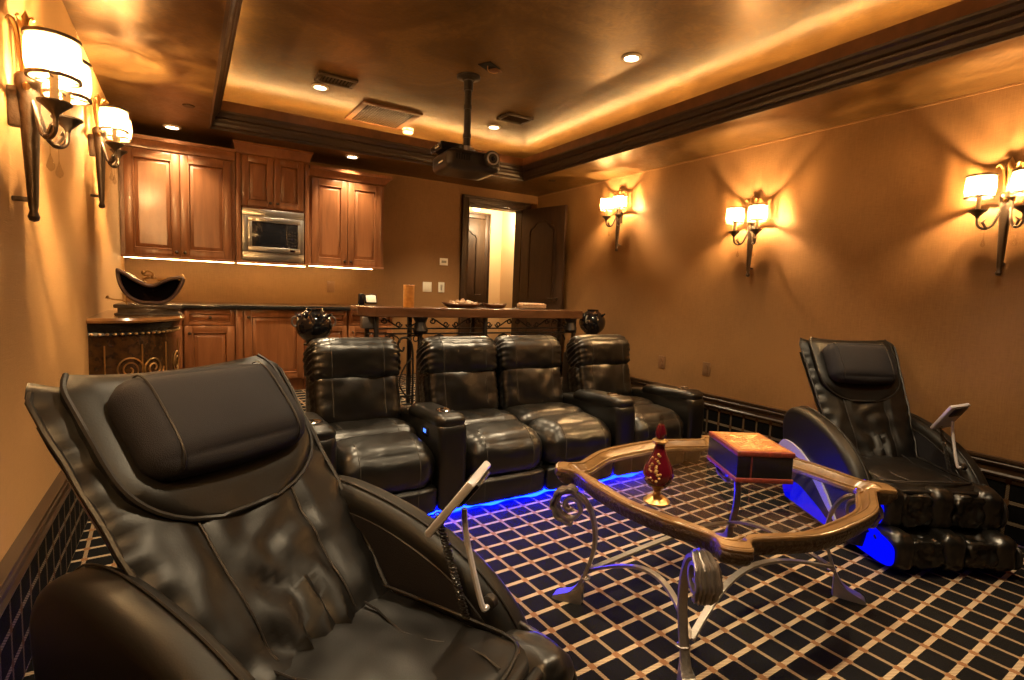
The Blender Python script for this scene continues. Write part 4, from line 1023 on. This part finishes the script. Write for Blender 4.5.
# pots at the two ends of the bar
def pot(label, x, y, z, r, h0):
    t = thing('pot_stand', label.replace('glossy black round pot', 'slim black iron pedestal carrying the black pot'), 'pedestal', (x, y, h0), 0, 'pot pedestals')
    f = MB(); f.lathe([(.11, 0), (.11, .012), (.03, .03), (.014, .06), (.014, z - r - h0 - .03), (.03, z - r - h0 - .02), (.07, z - r - h0 - .006), (.07, z - r - h0 + .004)], n=18); f.build('column', 'iron', t)
    p_ = thing('round_pot', label, 'pot', (x, y, z - r + .004), random.random(), 'black pots at the bar ends')
    prof = [(.05, 0)] + [(r * math.cos(a), r + r * .95 * math.sin(a)) for a in [math.radians(q) for q in range(-62, 66, 8)]] + [(r * .42, r * 1.93), (r * .48, r * 1.98), (r * .40, r * 2.0), (r * .36, r * 1.9)]
    f = MB(); f.lathe(prof, n=32); f.build('body', 'pot', p_)
    for k in range(8):
        a = 2 * PI * k / 8; c0 = V((r * .80 * math.cos(a), r * .80 * math.sin(a), r * 1.58)); o_ = V((math.cos(a), math.sin(a), .55)).normalized()
        f = MB(); f.lathe([(.016, -.006), (.013, .008), (.006, .022), (.008, .028), (0, .034)], n=8, mx=Matrix.Translation(c0) @ o_.to_track_quat('Z', 'Y').to_matrix().to_4x4()); f.build('stud', 'pot', p_)
    for sx in (-1, 1):
        f = MB(); f.tube([(sx * (r * .95 + .03 * math.sin(q)), 0, r * 1.25 + .035 * math.cos(q)) for q in [PI * j / 8 for j in range(9)]], .007, 6); f.build('loop_handle', 'pewter', p_)
pot('glossy black round pot at the left end behind the first recliner', .765, 3.92, .955, .125, ZR)
pot('glossy black round pot at the right end of the iron bar', 3.31, 3.92, .985, .125, ZR)

# things on the bar top
cd = thing('pillar_candle', 'amber pillar candle standing on the left part of the bar', 'candle', (1.50, 4.02, BZ))
MB().lathe([(.042, 0), (.043, .01), (.043, .165), (.040, .172), (.034, .168), (.030, .150), (.0, .146)], n=24).build('wax', 'amber', cd)
f = MB(); f.cyl((0, 0, .145), (.003, 0, .165), .002, 5); f.build('wick', 'hole', cd)
f = MB()
for k in range(10): f.ball((.04 * math.cos(k * .628), .04 * math.sin(k * .628), .17), .007, 6)
f.build('scalloped_rim', 'amber', cd)
def leaf_tray(label, x, y, rz, w_, d_):
    t = thing('leaf_tray', label, 'tray', (x, y, BZ), rz)
    rings = []
    for rr_, z in ((.45, 0), (.7, .004), (.92, .020), (1.0, .034), (.97, .036), (.9, .026), (.68, .010), (.2, .008)):
        rings.append([(rr_ * w_ * math.cos(a) * (1 + .06 * math.sin(5 * a)), rr_ * d_ * math.sin(a) * (1 + .06 * math.sin(5 * a)), z + (.012 * abs(math.cos(a)) ** 3 if rr_ > .85 else 0)) for a in [2 * PI * k / 36 for k in range(36)]])
    f = MB(); f.loft(rings, True, True); f.build('dish', 'tray', t)
    return t
leaf_tray('dark copper leaf dish heaped with seashells on the bar', 1.99, 4.05, .05, .185, .085)
leaf_tray('smaller copper leaf dish of shells on the bar in front of the doorway', 2.315, 4.06, -.08, .115, .06)
def shell_obj(x, y, z, s, k):
    t = MB(); rings = []
    for i in range(9):
        q = i / 8; a = q * 2.2; rr_ = s * (1 - q) ** .8 * (1 + .12 * math.sin(i * 2.6))
        rings.append([(q * s * 2.0 - s * .8, rr_ * math.cos(b), rr_ * .75 * math.sin(b)) for b in [2 * PI * j / 10 for j in range(10)]])
    t.loft(rings, True, True, False, T(x, y, z, random.uniform(0, 3), random.uniform(-.5, .5), random.uniform(0, 6)))
    o = t.build('seashell', 'shellm'); return o
spots_ = [(1.99 + .12 * math.cos(k * 2.4) * math.sqrt((k + .5) / 16), 4.05 + .055 * math.sin(k * 2.4) * math.sqrt((k + .5) / 16), BZ + .034 + .012 * (1 - k / 16), .020 + .006 * (k % 3)) for k in range(16)]
for k, (a, b, c_, s_) in enumerate(spots_): tag(shell_obj(a, b, c_, s_, k), 'small tan seashell in the larger copper leaf dish on the bar', 'seashell', 'shells in the larger leaf dish')
for k in range(8): tag(shell_obj(2.315 + .065 * math.cos(k * 2.4) * math.sqrt((k + .5) / 8), 4.06 + .035 * math.sin(k * 2.4) * math.sqrt((k + .5) / 8), BZ + .030, .018, k), 'small pale seashell in the smaller copper leaf dish on the bar', 'seashell', 'shells in the smaller leaf dish')
wb = thing('woven_box', 'low shell-covered box on a glass plate at the right part of the bar', 'box', (2.71, 4.08, BZ))
MB().box(-.19, .19, -.08, .08, 0, .008, .003).build('glass_plate', 'glass', wb)
f = MB(); f.box(-.13, .13, -.055, .055, .008, .05, .012); bx = f.build('body', 'shellm', wb)
f = MB()
for k in range(9):
    for j in range(2): f.ball((-.115 + .029 * k, -.052 + .0 * j, .02 + .02 * j), .013, 7, (1, .5, .8))
    f.ball((-.115 + .029 * k, -.02, .05), .014, 7, (1, 1, .5)); f.ball((-.115 + .029 * k, .025, .05), .014, 7, (1, 1, .5))
f.build('shell_bumps', 'shellm', bx)

# ------------------------------------------------------------------ painted half-round chest, plinth and vessel
CY = 3.93; CR = .425
ch = thing('demilune_chest', 'half-round painted burl chest with amber top against the left wall', 'chest', (XL + .001, CY, ZR))
def half(r_, z, n=24, sq=1.0): return [(r_ * math.cos(-PI / 2 + PI * k / n), r_ * math.sin(-PI / 2 + PI * k / n), z) for k in range(n + 1)] + [(0, r_ * .5, z), (0, -r_ * .5, z)]
zt = 1.03 - ZR
f = MB(); f.loft([half(CR - .05, .05), half(CR - .035, .12), half(CR - .02, .30), half(CR - .03, .45), half(CR - .04, zt - .10)], True, True); bo = f.build('body', 'burl', ch, angle=40)
f = MB(); f.loft([half(CR - .04, zt - .10), half(CR - .03, zt - .095), half(CR - .035, zt - .08), half(CR - .02, zt - .06), half(CR - .012, zt - .034), half(CR - .02, zt - .03)], True, True); f.build('frieze', 'black_lacquer', ch)
f = MB()
for k in range(38):
    a = -PI / 2 + PI * (k + .5) / 38; f.ball(((CR - .022) * math.cos(a), (CR - .022) * math.sin(a), zt - .088), .010, 6, (1, 1, .7))
f.build('rope_molding', 'goldleaf', ch)
f = MB(); f.loft([half(CR - .01, zt - .03), half(CR + .008, zt - .026), half(CR + .012, zt - .014), half(CR + .004, zt), ], True, True); f.build('top', 'burltop', ch)
f = MB(); f.loft([half(CR - .05, 0), half(CR - .03, .01), half(CR - .03, .045), half(CR - .045, .055)], True, True); f.build('plinth_base', 'black_lacquer', ch)
# gilded scroll ornaments painted on the front panel
f = MB()
for (a0, s_) in ((-1.12, 1), (-.78, -1), (-.2, 1)):
    f = MB()
    pts = []
    for k in range(46):
        q = k / 45; rr_ = .075 * (1 - .85 * q); th = q * 4.4 * PI * s_; aa = a0 + rr_ * math.cos(th) / CR; zz = .45 + rr_ * math.sin(th); r_ = CR - .027
        pts.append((r_ * math.cos(aa), r_ * math.sin(aa), zz))
    f.tube(pts, .0045, 5); f.build('gilt_scroll', 'goldleaf', bo)
f = MB()
for aa in (-1.40, -.95, -.55, .1):
    pts = [((CR - .028) * math.cos(aa), (CR - .028) * math.sin(aa), .13 + .46 * k / 10) for k in range(11)]; f = MB(); f.tube(pts, .004, 5); f.build('gilt_line', 'goldleaf', bo)
pz = thing('stone_plinth', 'grey marble plinth on the half-round chest under the bronze vessel', 'plinth', (-.195, CY - .02, 1.03))
f = MB(); f.box(-.165, .165, -.11, .11, 0, .012, .004); f.box(-.15, .15, -.10, .10, .012, .042, .003); f.box(-.168, .168, -.115, .115, .042, .064, .006); f.build('slab', 'marble', pz)
vs = thing('heart_vessel', 'heart-shaped dark pewter vessel with open hollow on the marble plinth', 'vessel', (-.185, CY - .02, 1.094), math.radians(-4))
HP = [V(q) for q in catmull([(-.165, .205), (-.158, .12), (-.12, .045), (-.06, .006), (.0, .0), (.07, .004), (.125, .045), (.165, .11), (.178, .17), (.13, .174), (.08, .158), (.03, .130), (.005, .122), (-.03, .130), (-.08, .160), (-.125, .192)], 4, True)]
def heart(d, yy):
    """outline moved inwards by d"""
    out = []; n = len(HP)
    for i_ in range(n):
        t_ = (HP[(i_ + 1) % n] - HP[i_ - 1]).normalized(); q = HP[i_] + V((-t_.y, t_.x)) * d; out.append((q.x, yy, q.y))
    return out
def hsc(s_, d, yy): return [(.0 + (x - .0) * s_, y_, .085 + (z - .085) * s_) for x, y_, z in heart(d, yy)]
f = MB(); f.loft([hsc(.5, 0, .09), hsc(.85, 0, .06), heart(.004, .0), heart(0, -.045)], True, False); f.loft([hsc(.5, 0, .09), hsc(.3, 0, .098), hsc(.04, 0, .10)], True, False); f.build('bowl', 'vessel', vs, angle=60)
f = MB(); f.loft([heart(0, -.045), heart(.002, -.058), heart(.008, -.062), heart(.016, -.060), heart(.021, -.050), heart(.021, -.045)], True, False); rm_ = f.build('rim', mat('mauve_rim', (.15, .105, .095), .42, .5, bump=(40, .2)), vs, angle=60)
f = MB(); f.loft([heart(.020, -.046), heart(.024, -.036), hsc(.88, .026, -.015), hsc(.75, .026, .02), hsc(.45, .026, .05), hsc(.03, .026, .06)], True, False); f.build('hollow', 'vessel', vs, angle=60)
f = MB(); f.tube(catmull([(-.02, -.04, .125), (-.03, -.05, .15), (.0, -.05, .165), (-.035, -.05, .18), (-.01, -.05, .20), (.02, -.05, .185), (.01, -.05, .16), (.05, -.05, .15), (.085, -.05, .158)], 5), .006, 6); f.ball((-.03, -.05, .19), .012, 8); f.ball((.015, -.05, .165), .011, 8); f.tube(catmull([(.15, -.05, .15), (.165, -.05, .185), (.18, -.05, .16)], 4), .006, 6); f.build('gilt_branch', 'goldleaf', vs)
gd = thing('gold_twig', 'thin gold twig ornament lying at the left edge of the marble plinth', 'ornament', (-.36, CY - .10, 1.03))
f = MB(); f.tube(catmull([(-.04, 0, .10), (0, 0, .09), (.04, .0, .085), (.06, .0, .06), (.05, 0, .0)], 5), .004, 6); f.ball((-.03, 0, .105), .008, 6); f.build('twig', 'goldleaf', gd)

# ------------------------------------------------------------------ lights and camera
def area(name, loc, rot, sx, sy, e, col):
    l = bpy.data.lights.new(name, 'AREA'); l.shape = 'RECTANGLE'; l.size = sx; l.size_y = sy; l.energy = e; l.color = col
    o = bpy.data.objects.new(name, l); C.objects.link(o); o.location = loc; o.rotation_euler = rot; return o
l = bpy.data.lights.new('hall_lamp_glow', 'POINT'); l.energy = 60; l.color = (1, .72, .40); l.shadow_soft_size = .08
o = bpy.data.objects.new('hall_lamp_glow', l); C.objects.link(o); o.location = (3.82, 6.45, 2.3)

wd = bpy.data.worlds.new('World'); bpy.context.scene.world = wd; wd.use_nodes = True
wd.node_tree.nodes['Background'].inputs[0].default_value = (.02, .014, .008, 1); wd.node_tree.nodes['Background'].inputs[1].default_value = .1

cam = bpy.data.cameras.new('Camera'); co = bpy.data.objects.new('Camera', cam); C.objects.link(co)
R = Matrix(((.85265332, .01485389, -.52226591), (-.52110707, .09651846, -.84801628), (.03781196, .99522035, .09003725)))
co.matrix_world = Matrix.Translation((0, 0, H)) @ R.to_4x4()
cam.sensor_width = 36; cam.lens = 529.55 / 1024 * 36; cam.clip_start = .02
sc = bpy.context.scene; sc.camera = co
sc.view_settings.view_transform = 'Standard'; sc.view_settings.look = 'None'; sc.view_settings.exposure = 0.0; sc.view_settings.gamma = 1.0; sc.view_settings.use_curve_mapping = False
cy = sc.cycles; cy.use_denoising = True; cy.sample_clamp_indirect = 6; cy.caustics_reflective = False; cy.caustics_refractive = False; cy.max_bounces = 8; cy.transparent_max_bounces = 12; cy.blur_glossy = .5
try: cy.denoiser = 'OPENIMAGEDENOISE'
except Exception: pass
